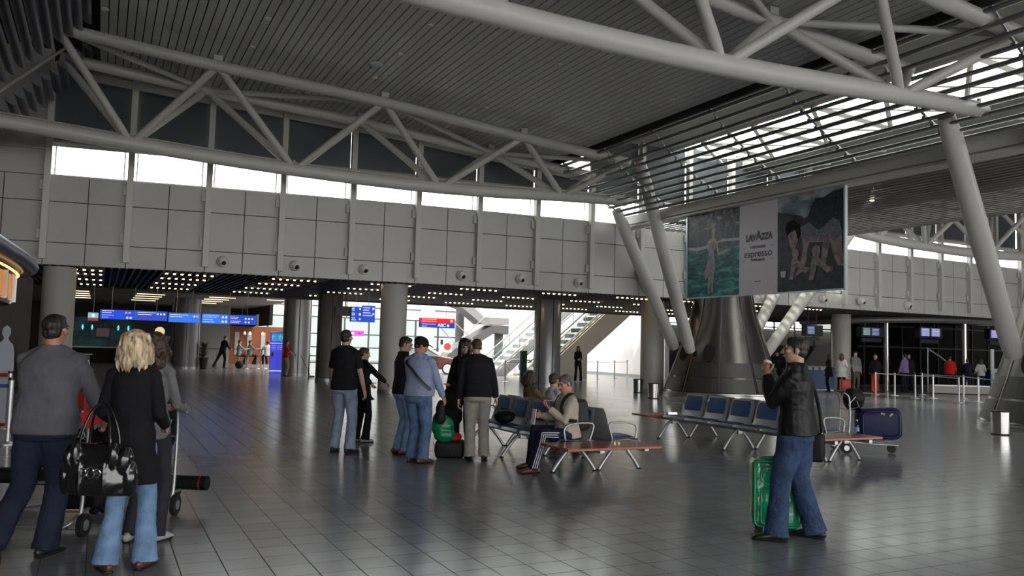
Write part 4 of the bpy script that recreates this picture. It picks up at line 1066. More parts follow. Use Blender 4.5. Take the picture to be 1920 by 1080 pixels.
# ---------------- distant people
person('woman in a dark trouser suit standing alone before the white atrium wall', (20.87, 34.7, 0), 172, 1.72, .9, fem=True, top=BLACKC, hem=-.2, bottom=BLACKC, flare=1.3, detail=1, hair=('long', H_RED, .38),
       hands={-1: (-.06, .22, 1.12), 1: (.05, .2, 1.08)}, feet={-1: (-.16, 0, -10), 1: (.14, .1, 10)})
person('cleaner in a red top and beige trousers sweeping beside the blue kiosk', (7.62, 38.3, 0), 70, 1.62, .95, fem=True, top=REDC, hem=-.15, sleeve='short', bottom=cloth('beige_cloth', (.4, .33, .25)), detail=1, hair=('short', H_BLACK),
       hands={-1: (-.05, .34, 1.0), 1: (.1, .36, .92)})
Q = [((29.05, 29.9), 160, 1.74, False, BLACKC, BLACKC, ('short', H_BLACK), 'person in black standing left of the off-white queue column'),
     ((32.6, 37.5), -60, 1.6, False, REDC, BLACKC, ('short', H_BLACK), 'person in a red top beyond the leather-jacket man, by the counter'),
     ((28.9, 25.9), 20, 1.7, True, WHITEC, BLACKC, ('long', H_RED, .36), 'woman in a white coat with long auburn hair beside the red suitcase'),
     ((28.9, 26.6), -70, 1.66, True, BLACKC, BLACKC, ('long', H_BLACK, .3), 'dark-haired woman in black behind the woman in the white coat'),
     ((30.2, 26.3), 175, 1.82, False, cloth('grey_tee', (.12, .12, .13)), BROWNC, ('short', H_BLACK), 'tall man in a dark jacket and grey shirt facing the hall'),
     ((31.0, 25.9), 10, 1.68, False, BLACKC, ORANGEC, ('short', H_BLOND), 'fair-haired person in black top and rust red trousers in the queue'),
     ((33.3, 26.2), -30, 1.78, False, PURPLE, NAVYC, ('short', H_BLACK), 'man in a lilac shirt with a backpack in the queue'),
     ((34.2, 26.7), 180, 1.78, False, BLACKC, BLACKC, ('short', H_BLACK), 'man in black facing the hall, right of the lilac shirt'),
     ((35.6, 25.6), 30, 1.74, False, REDC, BLACKC, ('short', H_BLACK), 'man in a red hooded jacket in the queue'),
     ((37.6, 26.1), 20, 1.62, False, NAVYC, JEAN_D, ('short', H_BLACK), 'short dark-haired person in navy behind the second stanchion group'),
     ((38.3, 25.9), 10, 1.62, True, WHITEC, JEAN_D, ('long', H_BROWN, .3), 'woman in a white top near the right end of the queue'),
     ((38.6, 24.9), 0, 1.76, False, OLIVE, JEAN_N, ('short', H_BROWN), 'broad man in an olive jacket and blue jeans in the queue'),
     ((39.9, 25.1), -150, 1.76, True, BLACKC, JEAN_D, ('bob', H_BLOND, .2), 'fair-haired woman in black at the right end of the queue')]
for (xy, fc, H_, fem, tp_, bt_, hr_, lab) in Q:
    rr_ = random.Random(int(xy[0] * 31))
    person(lab, (xy[0], xy[1], 0), fc, H_, 1.05, fem=fem, top=tp_, hem=-.5 if 'white coat' in lab else -.18, topr=1.15, bottom=bt_, detail=0, hair=hr_, folds=.006,
           hands={-1: (-.2, .1 + rr_.random() * .15, .9), 1: (.22, .1 + rr_.random() * .2, .95)})
# cafe guests
CG = [((6.0, 47.3), 30, 1.80, BLACKC, BLACKC, 'man in black leaning at the cafe bar', None), ((7.2, 47.9), 60, 1.74, GREYC, BROWNC, 'cafe guest in a pale grey shirt, first of the seated row', 1),
      ((7.8, 48.2), 50, 1.74, SAGE, BROWNC, 'cafe guest in a sage green shirt', 1), ((8.5, 48.6), -40, 1.72, WHITEC, BLACKC, 'cafe guest in black and white at the right end of the bar', 1),
      ((5.0, 48.2), 80, 1.62, REDC, JEAN_D, 'cafe guest in dark red behind the potted plant', 1)]
for xy, fc, H_, tp_, bt_, lab, seat in CG:
    kw = dict(pelvis=(0, -.25, .80), feet={-1: (-.12, .02, 0, .30), 1: (.12, .02, 0, .30)}, knee={-1: (0, 1, .3), 1: (0, 1, .3)}, hands={-1: (-.15, .18, 1.1), 1: (.15, .2, 1.1)}) if seat else dict(lean=12, hands={-1: (-.2, .4, 1.08), 1: (.2, .4, 1.08)}, feet={-1: (-.3, -.35, 0), 1: (.05, .1, 0)})
    person(lab, (xy[0], xy[1], 0), fc, H_, 1.05, top=tp_, bottom=bt_, detail=0, hair=('short', H_BROWN), folds=.005, **kw)
# ================================================================ BENCHES
PADB = mat('blue_vinyl', (0.014, 0.075, 0.20), .45, bump=.15, bscale=14)
SEATM = mat('seat_shell_grey', (0.42, 0.42, 0.42), .35, metal=.4)
WOODR = mat('red_brown_wood', (0.32, 0.07, 0.03), .35, coat=.3, vary=.12, vscale=5, stretch=(1, 6, 1))
def bench_row(lab, uc, v0, n, pitch, legs, side, ext):
    """one row of seats on a beam; side -1 faces towards -x"""
    va, vb = v0 - ext[0], v0 + n * pitch + ext[1]
    t = thing('airport_bench', lab, 'bench', (uc, v0, 0))
    MB().box((0, (va + vb) / 2 - v0, .355), (.07, vb - va, .06), bev=.008).build('beam', ALU, t)
    for v in legs:
        y = v - v0
        for s in (-1, 1):
            l = MB().tube(arc([(s * .03, y, .34), (s * .12, y, .27), (s * .24, y, .13), (s * .325, y, .015)], 4), [(.026, .022)] * 13, 10).build('leg', ALU, t, True)
            MB().cyl((s * .33, y, 0), .03, .016, 12).build('foot', RUBBER, l)
        MB().box((0, y, .32), (.1, .1, .1), bev=.01).build('leg_bracket', ALU, t)
    sg = -side
    for y in (0, n * pitch):
        x = lambda a: a * sg
        MB().tube(arc([(x(.17), y, .40), (x(.235), y, .62), (x(.10), y, .655), (x(-.12), y, .64), (x(-.215), y, .58), (x(-.20), y, .43)], 4), .0135, 10).build('armrest', ALU, t, True)
    for i in range(n):
        y = (i + .5) * pitch; W = pitch - .05
        pan = [(-.27, .40), (-.25, .43), (-.1, .425), (.08, .415), (.17, .42)]
        back = [(.16, .42), (.20, .50), (.235, .62), (.27, .76), (.285, .84)]
        P = [Vector((a * sg, y, z)) for a, z in pan]
        st_ = MB().tube(P, [(.018, W / 2)] * len(P), 16, ref=(0, 0, 1)).build('seat', SEATM, t, True)
        P = [Vector((a * sg, y, z)) for a, z in back]
        MB().tube(P, [(.016, W / 2), (.018, W / 2), (.018, W / 2), (.018, W / 2 * .97), (.014, W / 2 * .86)], 16, ref=(1, 0, 0)).build('backrest', SEATM, st_, True)
        P = [Vector((a * sg, y, z + .022)) for a, z in ((-.21, .425), (-.08, .423), (.1, .415))]
        MB().tube(P, [(.014, .235)] * 3, 16, ref=(0, 0, 1)).build('seat_pad', PADB, st_, True)
        P = [Vector((a * sg - .026 * sg, y, z)) for a, z in ((.215, .55), (.24, .66), (.27, .77), (.28, .815))]
        MB().tube(P, [(.012, .225), (.013, .235), (.013, .232), (.010, .21)], 16, ref=(1, 0, 0)).build('back_pad', PADB, st_, True)
    return t
bench_row('bench row of blue seats where the man with the phone sits', 5.78, 9.56, 5, .62, (9.66, 11.2, 12.5), -1, (.6, .05))
bench_row('bench row of blue seats backing on to the seated man, facing away', 6.50, 9.56, 5, .62, (9.66, 11.2, 12.5), 1, (.55, .05))
bench_row('right-hand bench row of blue seats facing the hall', 9.83, 9.60, 5, .64, (9.4, 11.0, 12.8), -1, (.7, .6))
bench_row('right-hand bench row of blue seats facing the steel cone', 10.55, 9.60, 5, .64, (9.4, 11.0, 12.8), 1, (.7, .6))
def table(lab, u0, u1, v0, v1, z=.41):
    o = MB().box((0, 0, 0), (u1 - u0, v1 - v0, .035), bev=.006).build('bench_table', WOODR, None, False, ((u0 + u1) / 2, (v0 + v1) / 2, z))
    return tag(o, lab, 'table')
table('red-brown wooden end table of the bench with the seated man', 5.15, 6.55, 8.75, 9.45)
table('red-brown wooden table at the near end of the right-hand bench, bottle on it', 9.5, 10.75, 8.85, 9.5)
table('red-brown wooden table at the far end of the right-hand bench', 9.3, 10.8, 12.9, 13.4)
tag(MB().box((0, 0, 0), (.06, .005, .06), M=Matrix.Rotation(R(30), 3, 'X')).build('sticker', mat('paper_white', (.6, .6, .62), .6), None, False, (10.06, 12.05, .755)), 'small white tag stuck on a blue seat back', 'sticker')
# bottle
bo = thing('water_bottle', 'clear plastic water bottle standing on the red-brown bench table', 'bottle', (10.62, 9.22, .428))
MB().lathe((0, 0, 0), [(.03, 0), (.034, .01), (.034, .13), (.03, .16), (.013, .195), (.013, .21)], 20).build('bottle_body', glass_mat('bottle_plastic', (.75, .85, .95), .1), bo, True)
MB().lathe((0, 0, 0), [(.0345, .05), (.0345, .11)], 20).build('bottle_label', mat('bottle_label_blue', (.2, .32, .6), .5), bo, True)
MB().cyl((0, 0, .21), .015, .02, 14).build('bottle_cap', mat('cap_pale_blue', (.3, .45, .7), .4), bo, True)

# ================================================================ BINS, STANCHIONS
for (x, y, lab) in ((18.52, 26.3, 'polished steel bin left of the off-white column'), (16.93, 23.15, 'polished steel bin between the off-white column and the steel cone'), (17.8, 11.6, 'polished steel bin beside the cone at the right edge')):
    t = thing('waste_bin', lab, 'bin', (x, y, 0))
    MB().lathe((0, 0, 0), [(.175, .02), (.195, .5), (.2, .505)], 36).build('bin_body', mat('polished_steel', (.55, .54, .54), .12, metal=1.0), t, True)
    MB().lathe((0, 0, 0), [(.19, 0), (.185, .03)], 36).build('base_ring', RUBBER, t, True)
    MB().lathe((0, 0, 0), [(.205, .5), (.212, .51), (.205, .525), (.15, .53)], 36).build('rim', BLACKP, t, True)
POSTM = mat('satin_post', (.55, .56, .57), .3, metal=.6)
pp = None
def stanchion(lab, x, y, h=.95, group=None):
    global pp
    if pp is None:
        pp = thing('barrier_post', lab, 'barrier post', (x, y, 0), 0, group)
        MB().cyl((0, 0, .015), .035, h - .015, 16).build('pole', POSTM, pp, True)
        MB().lathe((0, 0, 0), [(.17, 0), (.17, .012), (.05, .03), (.035, .04)], 28).build('base', POSTM, pp, True)
        MB().cyl((0, 0, h - .005), .04, .04, 16).build('belt_head', BLACKP, pp, True)
        return pp
    return dup(pp, (x, y, 0), 0, lab, group)
def belt(lab, pts, z=.9, m=None, group=None, r=.022):
    o = MB()
    for a, b in zip(pts, pts[1:]): o.tube([(a[0], a[1], z), ((a[0] + b[0]) / 2, (a[1] + b[1]) / 2, z - .01), (b[0], b[1], z)], [(.004, r)] * 3, 6, ref=(1, 0, 0))
    return tag(o.build('barrier_belt', m or mat('belt_grey', (.3, .29, .28), .7)), lab, 'barrier belt', group)
ST = [(29.67, 24.78), (29.98, 24.08), (29.19, 22.5), (32.47, 24.68), (30.18, 22.44), (28.63, 20.23), (31.9, 22.33), (29.99, 20.39), (28.78, 18.92), (35.33, 22.79)]
for i, p in enumerate(ST):
    stanchion('%s silver barrier post from the left before the check-in queue' % ['first', 'second', 'third', 'fourth', 'fifth', 'sixth', 'seventh', 'eighth', 'ninth', 'tenth'][i], *p)
belt('grey belt along the front row of queue posts', [ST[0], ST[1], ST[2], ST[4], ST[5]])
belt('grey belt along the right-hand queue posts', [ST[3], ST[6], ST[7], ST[8]])
SC = [(12.83, 33.07), (12.75, 35.86), (16.77, 34.32), (19.21, 35.04), (23.95, 37.77), (26.04, 39.29), (28.0, 40.9), (24.28, 41.68)]
NM = ['barrier post beside the brown car, nearer one', 'barrier post beside the brown car, farther one', 'barrier post at the foot of the escalators', 'barrier post right of the metal-clad column',
      'barrier post right of the lone woman', 'middle barrier post before the white atrium wall', 'barrier post farthest right, touching the white atrium wall', 'barrier post just left of the lone woman']
for n_, p in zip(NM, SC): stanchion(n_, *p)
belt('belt between the posts before the white atrium wall', [SC[7], SC[4], SC[5], SC[6]], r=.015)
belt('belt at the foot of the escalators', [SC[2], SC[3]], r=.015)
stanchion('barrier post with blue belt at the left edge of view', -1.15, 14.5)
belt('blue belt running out of the left edge of view', [(-1.15, 14.5), (-3.4, 14.9)], .86, mat('belt_blue', (.01, .03, .22), .6), r=.03)
# totem by the cone
tt = thing('sign_totem', 'slim silver totem standing left of the cone at the right edge', 'totem', (29.2, 19.3, 0))
MB().box((0, 0, 1.0), (.09, .09, 2.0), bev=.01).build('post', POSTM, tt); MB().box((.3, -.5, 1.05), (.03, .62, 1.75), R(-30)).build('panel', mat('totem_panel', (.16, .16, .19), .2), tt); MB().box((0, 0, .01), (.3, .3, .02)).build('base', POSTM, tt)

# ================================================================ TROLLEYS AND LUGGAGE
def trolley(lab, loc, rz, rails=True):
    """pushed towards +y"""
    t = thing('luggage_trolley', lab, 'luggage trolley', loc, rz)
    w = .28
    for s in (-1, 1):
        MB().tube(arc([(s * w, -.08, .20), (s * w, -.05, .55), (s * w, -.06, .92), (s * w * .98, -.12, 1.0), (s * w * .9, -.15, 1.03)], 4), .014, 10).build('upright', CHROME if False else ALU, t, True)
        MB().tube(arc([(s * w, -.06, .40), (s * (w + .01), -.10, .22), (s * (w + .0), -.12, .12)], 4), .017, 10).build('rear_fork', ALU, t, True)
        q = MB().tube([(s * (w + .045) - .02, -.12, .095), (s * (w + .045) + .02, -.12, .095)], [.093, .093], 28); q.build('wheel', RUBBER, t, True)
        MB().tube([(s * (w + .045) - .024, -.12, .095), (s * (w + .045) + .024, -.12, .095)], [.045, .045], 20).build('hub', ALU, t, True)
        MB().tube([(s * w, -.05, .2), (s * w * .8, .3, .17), (s * w * .55, .78, .15)], .013, 10).build('deck_rail', ALU, t, True)
    MB().tube([(-w * .9, -.15, 1.03), (w * .9, -.15, 1.03)], .017, 12, round_ends=True).build('handle', BLACKP, t, True)
    MB().tube([(-w, -.055, .72), (w, -.055, .72)], .009, 8).build('cross_rail', ALU, t, True)
    MB().tube([(-w, -.055, .42), (w, -.055, .42)], .012, 8).build('cross_rail', ALU, t, True)
    MB().tube(arc([(-w, -.1, .2), (-w * .8, -.22, .10), (0, -.26, .09), (w * .8, -.22, .10), (w, -.1, .2)], 4), .011, 8).build('rear_bumper', ALU, t, True)
    q = MB()
    for k in range(5): q.tube([(-w * .9, .05 + .16 * k, .165), (w * .9 * (1 - .07 * k), .05 + .16 * k, .165)], .008, 6)
    q.build('deck_bars', ALU, t, True)
    q = MB()
    for x in (-.16, -.05, .05, .16): q.tube([(x, .07, .95), (x, .14, .78), (x * .8, .0, .72)], .005, 6)
    for z, y in ((.95, .07), (.86, .105), (.78, .14)): q.tube([(-.2, y, z), (.2, y, z)], .005, 6)
    q.tube([(-.2, -.05, .80), (-.2, .07, .95)], .006, 6); q.tube([(.2, -.05, .80), (.2, .07, .95)], .006, 6)
    q.build('hand_basket', ALU, t, True)
    MB().tube([(-.022, .72, .075), (.022, .72, .075)], [.07, .07], 24).build('wheel', RUBBER, t, True)
    MB().tube([(0, .72, .08), (0, .70, .15)], .02, 8).build('front_fork', ALU, t, True)
    return t
HEAD = -YAW
def vw(X, D): return (X * math.cos(YAW) + D * math.sin(YAW), -X * math.sin(YAW) + D * math.cos(YAW))   # right of / ahead of the photographer, in metres
x, y = vw(-3.80, 7.05); trolley('luggage trolley pushed by the man in the charcoal jumper', (x, y, 0), HEAD)
x, y = vw(-3.42, 7.98); trolley('luggage trolley behind the blonde woman, jacket hung in its basket', (x, y, 0), HEAD)
BAGB = cloth('black_bag_nylon', (.010, .010, .011), rough=.55, bump=.35)
def blob(name, lab, cat, loc, parts, m, vox=.012, folds=.012, rz=0, group=None, dsc=.1):
    q = MB()
    for c, r_ in parts: q.ell(c, r_, None, 16, 12)
    o = q.build(name, m, None, False, loc); o.rotation_euler = (0, 0, rz); rem(o, vox, 4, folds, dsc)
    return tag(o, lab, cat, group)
def softbox(name, d, m, parent=None, loc=(0, 0, 0), rz=0, bev=.05, folds=.008, vox=None, dsc=.1):
    o = MB().box((0, 0, 0), d, bev=bev).build(name, m, parent, True, loc); o.rotation_euler = (0, 0, rz)
    if folds: rem(o, vox or max(.012, max(d) / 70), 3, folds, dsc)
    return o
x, y = vw(-3.70, 7.30)
tag(softbox('travel_bag', (.5, .34, .26), BAGB, loc=(x, y, .30), rz=HEAD), 'dark travel bag lying low on the nearer trolley', 'bag')
x, y = vw(-3.62, 7.42)
tag(softbox('travel_bag', (.42, .3, .42), BAGB, loc=(x, y, .64), rz=HEAD), 'dark bag stacked upright on the nearer trolley', 'bag')
x0, y0 = vw(-5.4, 8.35); x1, y1 = vw(-2.92, 8.18)
ax = (Vector((x1, y1, .245)) - Vector((x0, y0, .245)))
tb = thing('tube_bag', 'long black tube bag with an orange ring lying across the trolleys', 'bag', (x0, y0, .245))
q = MB().tube([Vector((0, 0, 0)), ax * .3, ax * .6, ax * .78, ax], [.075, .08, .078, .066, .07], 20); o = q.build('tube', BAGB, tb, True)
MB().tube([ax * .972, ax * .978], .0715, 20).build('end_ring', mat('orange_ring', (.22, .03, .012), .6), tb, True)
MB().tube(arc([ax * .55 + Vector((0, 0, .07)), ax * .62 + Vector((0, 0, .11)), ax * .7 + Vector((0, 0, .07))], 4), .01, 8).build('grab_handle', BLACKP, tb, True)
x, y = vw(-3.42, 8.02)
blob('hanging_jacket', 'black jacket hung over the basket of the trolley behind the blonde woman', 'jacket', (x, y, 0), [((.16, 0, .93), (.07, .06, .12)), ((.12, .02, .82), (.1, .08, .16)), ((.10, .0, .72), (.11, .07, .12)), ((.17, 0, .72), (.06, .06, .13))], BLACKC, .01, .02, HEAD)
# handbag on the blonde woman's arm
PATENT = mat('black_patent_leather', (.008, .008, .009), .14, bump=.25, bscale=7, spec=.6, coat=.4)
x, y = vw(-2.745, 5.64)
hb = thing('handbag', 'large glossy black patent handbag with a silver ring chain, on the blonde woman\'s arm', 'handbag', (x, y, .75), HEAD - .05)
hb.scale = (.92, 1, 1.2)
q = MB()
q.tube([(0, 0, -.13), (0, 0, -.06), (0, 0, .04), (0, 0, .12), (0, 0, .15)], [(.235, .09), (.25, .105), (.225, .095), (.17, .06), (.15, .04)], 28, ref=(1, 0, 0), round_ends=False)
for s in (-1, 1):
    q.ell((s * .20, -.01, .06), (.055, .07, .09)); q.ell((s * .24, 0, -.04), (.05, .06, .1)); q.ell((s * .14, -.06, .09), (.03, .04, .08))
    q.ell((s * .09, -.09, -.03), (.02, .02, .11))
o = q.build('bag_body', PATENT, hb); rem(o, .007, 4, .012, .09)
for yy in (-.06, .05):
    MB().tube(arc([(-.12, yy, .12), (-.11, yy, .2), (-.07, yy * .5, .32), (0, yy * .3, .37), (.06, yy * .5, .32), (.10, yy, .2), (.11, yy, .12)], 4), [(.010, .007)] * 25, 8).build('strap', PATENT, hb, True)
for i, xx in enumerate((-.052, 0, .052)):
    r_ = .03 if i == 1 else .023; c = Vector((xx, -.108, .0))
    MB().tube([c + Vector((r_ * math.cos(a), -.004 * math.sin(3 * a), r_ * math.sin(a))) for a in [2 * PI * k / 20 for k in range(21)]], .0055, 8).build('ring', CHROME, hb, True)
for s in (-1, 1): MB().tube([(s * .075, -.106, 0), (s * .095, -.10, 0)], .004, 8, round_ends=True).build('chain_link', CHROME, hb, True)
# red folder / scarf in front of the blonde
x, y = vw(-3.02, 6.1)
tag(softbox('travel_wallet', (.20, .02, .12), mat('red_wallet', (.45, .02, .02), .4), loc=(x, y, 1.07), rz=HEAD + .1, bev=.009, folds=0), 'red travel wallet held in front of the blonde woman', 'wallet').rotation_euler = (R(0), R(-28), HEAD)

# green film-wrapped suitcase
GRN = mat('green_film', (0.01, 0.36, 0.16), .22, bump=.45, bscale=7, vary=.2, vscale=7, coat=.5)
gs = thing('wrapped_suitcase', 'green suitcase wrapped in clear film beside the leather-jacket man', 'suitcase', (5.74, 5.93, 0), HEAD - .12)
o = MB().box((0, 0, .36), (.44, .28, .62), bev=.05).build('shell', GRN, gs, True); rem(o, .008, 3, .012, .09)
GR2 = mat('green_piping', (.03, .42, .2), .3, coat=.5)
def rrect(cx, cz_, hw, hh, r, y, n=6):
    P = []
    for qx, qz, a0 in ((1, 1, 0), (-1, 1, 90), (-1, -1, 180), (1, -1, 270)):
        for k in range(n + 1):
            a = R(a0 + 90 * k / n); P.append((cx + qx * (hw - r) + r * math.cos(a), y, cz_ + qz * (hh - r) + r * math.sin(a)))
    return P + [P[0]]
MB().tube(rrect(0, .36, .205, .295, .05, -.142), .008, 8).build('piping', GR2, gs, True)
MB().tube(rrect(0, .24, .15, .15, .03, -.147), .006, 8).build('pocket_piping', GR2, gs, True)
MB().tube(rrect(0, .53, .15, .085, .08, -.147), .006, 8).build('pocket_piping', GR2, gs, True)
MB().ell((-.0, 0, .675), (.15, .11, .03)).build('handle_lump', GRN, gs, True)
for s in (-1, 1):
    MB().tube([(s * .15 - .015, .05, .035), (s * .15 + .015, .05, .035)], .034, 16).build('wheel', RUBBER, gs, True)
    MB().box((s * .15, -.09, .025), (.05, .04, .05)).build('foot', BLACKP, gs)
# cup and shoulder bag of the leather man
hx = (rm.matrix_basis @ (ri['W'][-1])) ; hd = (ri['W'][-1] - ri['E'][-1]).normalized(); hw_ = rm.matrix_basis @ (ri['W'][-1] + hd * .10 + Vector((.045, .0, .0)))
cp = thing('paper_cup', 'white and orange paper cup in the raised hand of the leather-jacket man', 'cup', hw_)
cp.rotation_euler = (R(10), R(-75), -YAW + R(62)) if False else (0, R(35), R(10))
MB().lathe((0, 0, -.05), [(.027, 0), (.038, .1), (.041, .1)], 24).build('cup_body', mat('cup_paper', (.75, .73, .7), .5), cp, True)
MB().lathe((0, 0, -.05), [(.0306, .03), (.0360, .075)], 24).build('cup_band', mat('cup_orange', (.7, .2, .08), .5), cp, True)
bgl = rm.matrix_basis @ Vector((.31, -.05, .80))
sb_ = thing('shoulder_bag', 'black shoulder bag hanging at the hip of the leather-jacket man', 'bag', bgl, rm.rotation_euler[2])
o = MB().box((0, 0, 0), (.13, .30, .27), bev=.035).build('bag_body', BAGB, sb_, True)
MB().tube(arc([(.0, -.12, .12), (.0, -.05, .19), (0, .05, .19), (0, .12, .12)], 4), .009, 8).build('grab_handle', BLACKP, sb_, True)
MB().tube(arc([(0, -.13, .12), (-.05, -.11, .35), (-.13, -.06, .585), (-.13, .02, .60), (-.07, .11, .42), (0, .13, .12)], 5), [(.005, .016)] * 26, 8).build('strap', BLACKP, sb_, True)
MB().tube([(.068, -.12, .05), (.068, .12, .05)], .004, 6).build('zip', ALU, sb_, True)
for s in (-1, 1): MB().ell((0, s * .125, .13), (.012, .012, .012)).build('strap_ring', CHROME, sb_, True)

# right-hand trolley with navy suitcase and black bag
rt_ = trolley('luggage trolley loaded with the navy suitcase, right of the bench', (11.62, 10.42, 0), R(-135))
rt_.rotation_euler = (0, 0, R(-122)); rt_.location = (11.62, 10.28, 0)
NV = cloth('navy_suitcase_nylon', (.012, .012, .055), rough=.5, bump=.2, vary=.06)
ns = thing('navy_suitcase', 'large navy suitcase with yellow tags lying on the right-hand trolley', 'suitcase', (12.05, 10.02, .49), R(-28))
o = MB().box((0, 0, 0), (.76, .30, .54), bev=.11).build('shell', NV, ns, True)
o.rotation_euler = (0, R(-4), 0)
MB().tube([(p[0] * 1.0, p[1], p[2]) for p in rrect(0, 0, .31, .22, .1, -.155)], .009, 8).build('piping', mat('navy_piping', (.02, .02, .08), .4), ns, True)
MB().tube([(p[0], p[1], p[2]) for p in rrect(0, 0, .345, .255, .12, -.08)], .012, 8).build('piping', mat('navy_piping', (.02, .02, .08), .4), ns, True)
for xx, zz in ((.02, .185), (.16, .17)): MB().box((xx, -.158, zz), (.07, .006, .03), M=Matrix.Rotation(R(12 if xx < .1 else -40), 3, 'Y')).build('tag_patch', mat('yellow_tag', (.42, .33, .06), .6), ns)
blob('soft_bag', 'black soft bag hanging in the basket of the right-hand trolley', 'bag', (11.72, 10.24, .92), [((0, 0, 0), (.2, .17, .17)), ((.05, .05, -.08), (.18, .16, .14)), ((-.1, -.04, .02), (.12, .13, .16))], BAGB, .012, .03)
# red queue suitcase
rs_ = thing('red_suitcase', 'small red suitcase beside the woman in the white coat', 'suitcase', (28.45, 25.3, 0), HEAD)
MB().box((0, 0, .34), (.42, .26, .56), bev=.05).build('shell', mat('red_case', (.42, .015, .02), .4), rs_, True)
MB().tube([(-.1, .1, .6), (-.1, .14, .95), (.1, .14, .95), (.1, .1, .6)], .01, 8).build('pull_handle', ALU, rs_)
for s in (-1, 1): MB().tube([(s * .15 - .015, 0, .035), (s * .15 + .015, 0, .035)], .035, 14).build('wheel', RUBBER, rs_)
# luggage among the standing group
blk = thing('cabin_suitcase', 'black suitcase on the floor between the embracing pair', 'suitcase', (4.70, 11.40, 0), HEAD)
o = MB().box((0, 0, .13), (.42, .36, .24), bev=.04).build('shell', BAGB, blk, True)
MB().tube([(-.2, -.1, .02), (-.24, -.1, .26), (-.24, .1, .26)], .009, 8).build('pull_handle', ALU, blk)
blob('red_cloth_bundle', 'red cloth bundle on top of the black suitcase', 'cloth', (4.74, 11.37, .29), [((0, 0, 0), (.12, .1, .06)), ((.06, .03, .01), (.08, .07, .06))], REDC, .01, .02)
gb = blob('shopping_bag', 'green carrier bag hanging beside the man in the cap', 'bag', (4.55, 11.35, .46), [((0, 0, 0), (.17, .09, .17)), ((.03, 0, -.12), (.16, .1, .12)), ((-.05, 0, .1), (.10, .06, .12))], mat('green_bag_plastic', (0.0, .16, .07), .35, bump=.4, bscale=12), .01, .022, HEAD)
blob('carried_coat', 'black coat draped over the arms of the dark-haired woman', 'coat', (4.86, 11.62, 0), [((0, 0, 1.03), (.16, .13, .09)), ((-.05, 0, .85), (.15, .11, .2)), ((-.09, .02, .66), (.16, .1, .2)), ((-.02, .0, .60), (.13, .1, .2))], BLACKC, .012, .03, HEAD)
blob('small_black_bag', 'small black bag hanging from the hand of the man in the cap', 'bag', (4.38, 11.02, .72), [((0, 0, 0), (.07, .06, .15)), ((0, 0, -.1), (.08, .07, .1))], BAGB, .01, .01, HEAD)
blob('black_bag', 'black bag set on a blue seat behind the man in the jacket', 'bag', (5.72, 11.7, .56), [((0, 0, 0), (.16, .2, .11)), ((.03, .08, .06), (.1, .12, .08))], BAGB, .012, .03)
# phone and papers of the seated man
wl = sm_.matrix_basis @ (smi['W'][-1] + (smi['W'][-1] - smi['E'][-1]).normalized() * .10 + Vector((.02, 0, .03)))
tag(MB().box((0, 0, 0), (.055, .11, .012), bev=.004).build('mobile_phone', BLACKP, None, False, wl), 'dark mobile phone in the hand of the seated man', 'phone').rotation_euler = (R(35), 0, sm_.rotation_euler[2])
wl = sm_.matrix_basis @ (smi['W'][1] + (smi['W'][1] - smi['E'][1]).normalized() * .12 + Vector((.0, .02, -.02)))
tag(MB().box((0, 0, 0), (.10, .012, .21)).build('folded_papers', mat('white_paper', (.72, .72, .76), .6), None, False, wl), 'folded white papers held by the seated man', 'papers').rotation_euler = (R(8), R(0), sm_.rotation_euler[2] + R(10))
bp_ = softbox('backpack', (.30, .2, .42), mat('black_backpack', (.012, .012, .013), .6), loc=(0, 0, 0), rz=0, bev=.06, folds=.01)
bp_.location = sm_.matrix_basis @ (smi['N'] + Vector((0, -.18, -.28))); bp_.rotation_euler = (R(-8), 0, sm_.rotation_euler[2])
tag(bp_, 'black backpack on the back of the seated man', 'backpack')
# ================================================================ SIGNS
def glow(n, c, e): return mat(n, c, .4, emit=c, estr=e)
SB1, SB2 = glow('sign_blue', (0.01, 0.06, .60), .6), glow('sign_blue_bright', (0.02, .17, .85), .65)
SRED = glow('sign_red', (.75, .01, .015), .9); SWH = glow('sign_white', (.75, .8, .9), .9); SOR = glow('sign_orange', (.8, .35, .12), .7)
def sign(lab, u0, u1, z0, z1, v, bands, rows, icons, rods=2, edge=True, rz=0, ztop=3.6, name='hanging_sign'):
    W, H = u1 - u0, z1 - z0
    t = thing(name, lab, 'sign', ((u0 + u1) / 2, v, z0), rz)
    MB().box((0, .03, H / 2), (W, .12, H), bev=.008).build('housing', mat('sign_housing', (.25, .26, .28), .4, metal=.5), t)
    for (a, b, c, d, m) in bands: MB().box((lerp(-W / 2, W / 2, (a + b) / 2), -.034, lerp(0, H, (c + d) / 2)), (W * (b - a) * .985, .008, H * (d - c) * .97)).build('face', m, t)
    q = MB(); rs = random.Random(int(u0 * 100) + 7)
    for (a, b, z, m) in rows:
        x = lerp(-W / 2, W / 2, a)
        while x < lerp(-W / 2, W / 2, b):
            w = rs.uniform(.035, .075); q.box((x + w / 2, -.0405, H * z), (w, .003, H * .045)); x += w + .012
    if rows: q.build('lettering', SWH, t)
    for (a, z, s, m) in icons: MB().box((lerp(-W / 2, W / 2, a), -.041, H * z), (s, .004, s)).build('icon', m, t)
    for k in range(rods):
        x = lerp(-W / 2, W / 2, (k + .5) / rods if rods > 1 else .5)
        MB().cyl((x, .03, H), .009, ztop - z0 - H, 8).build('rod', ALU, t)
    return t
def rows4(a, b, h): return [(a, b * .9 + a * .1, z, None) for z in h]
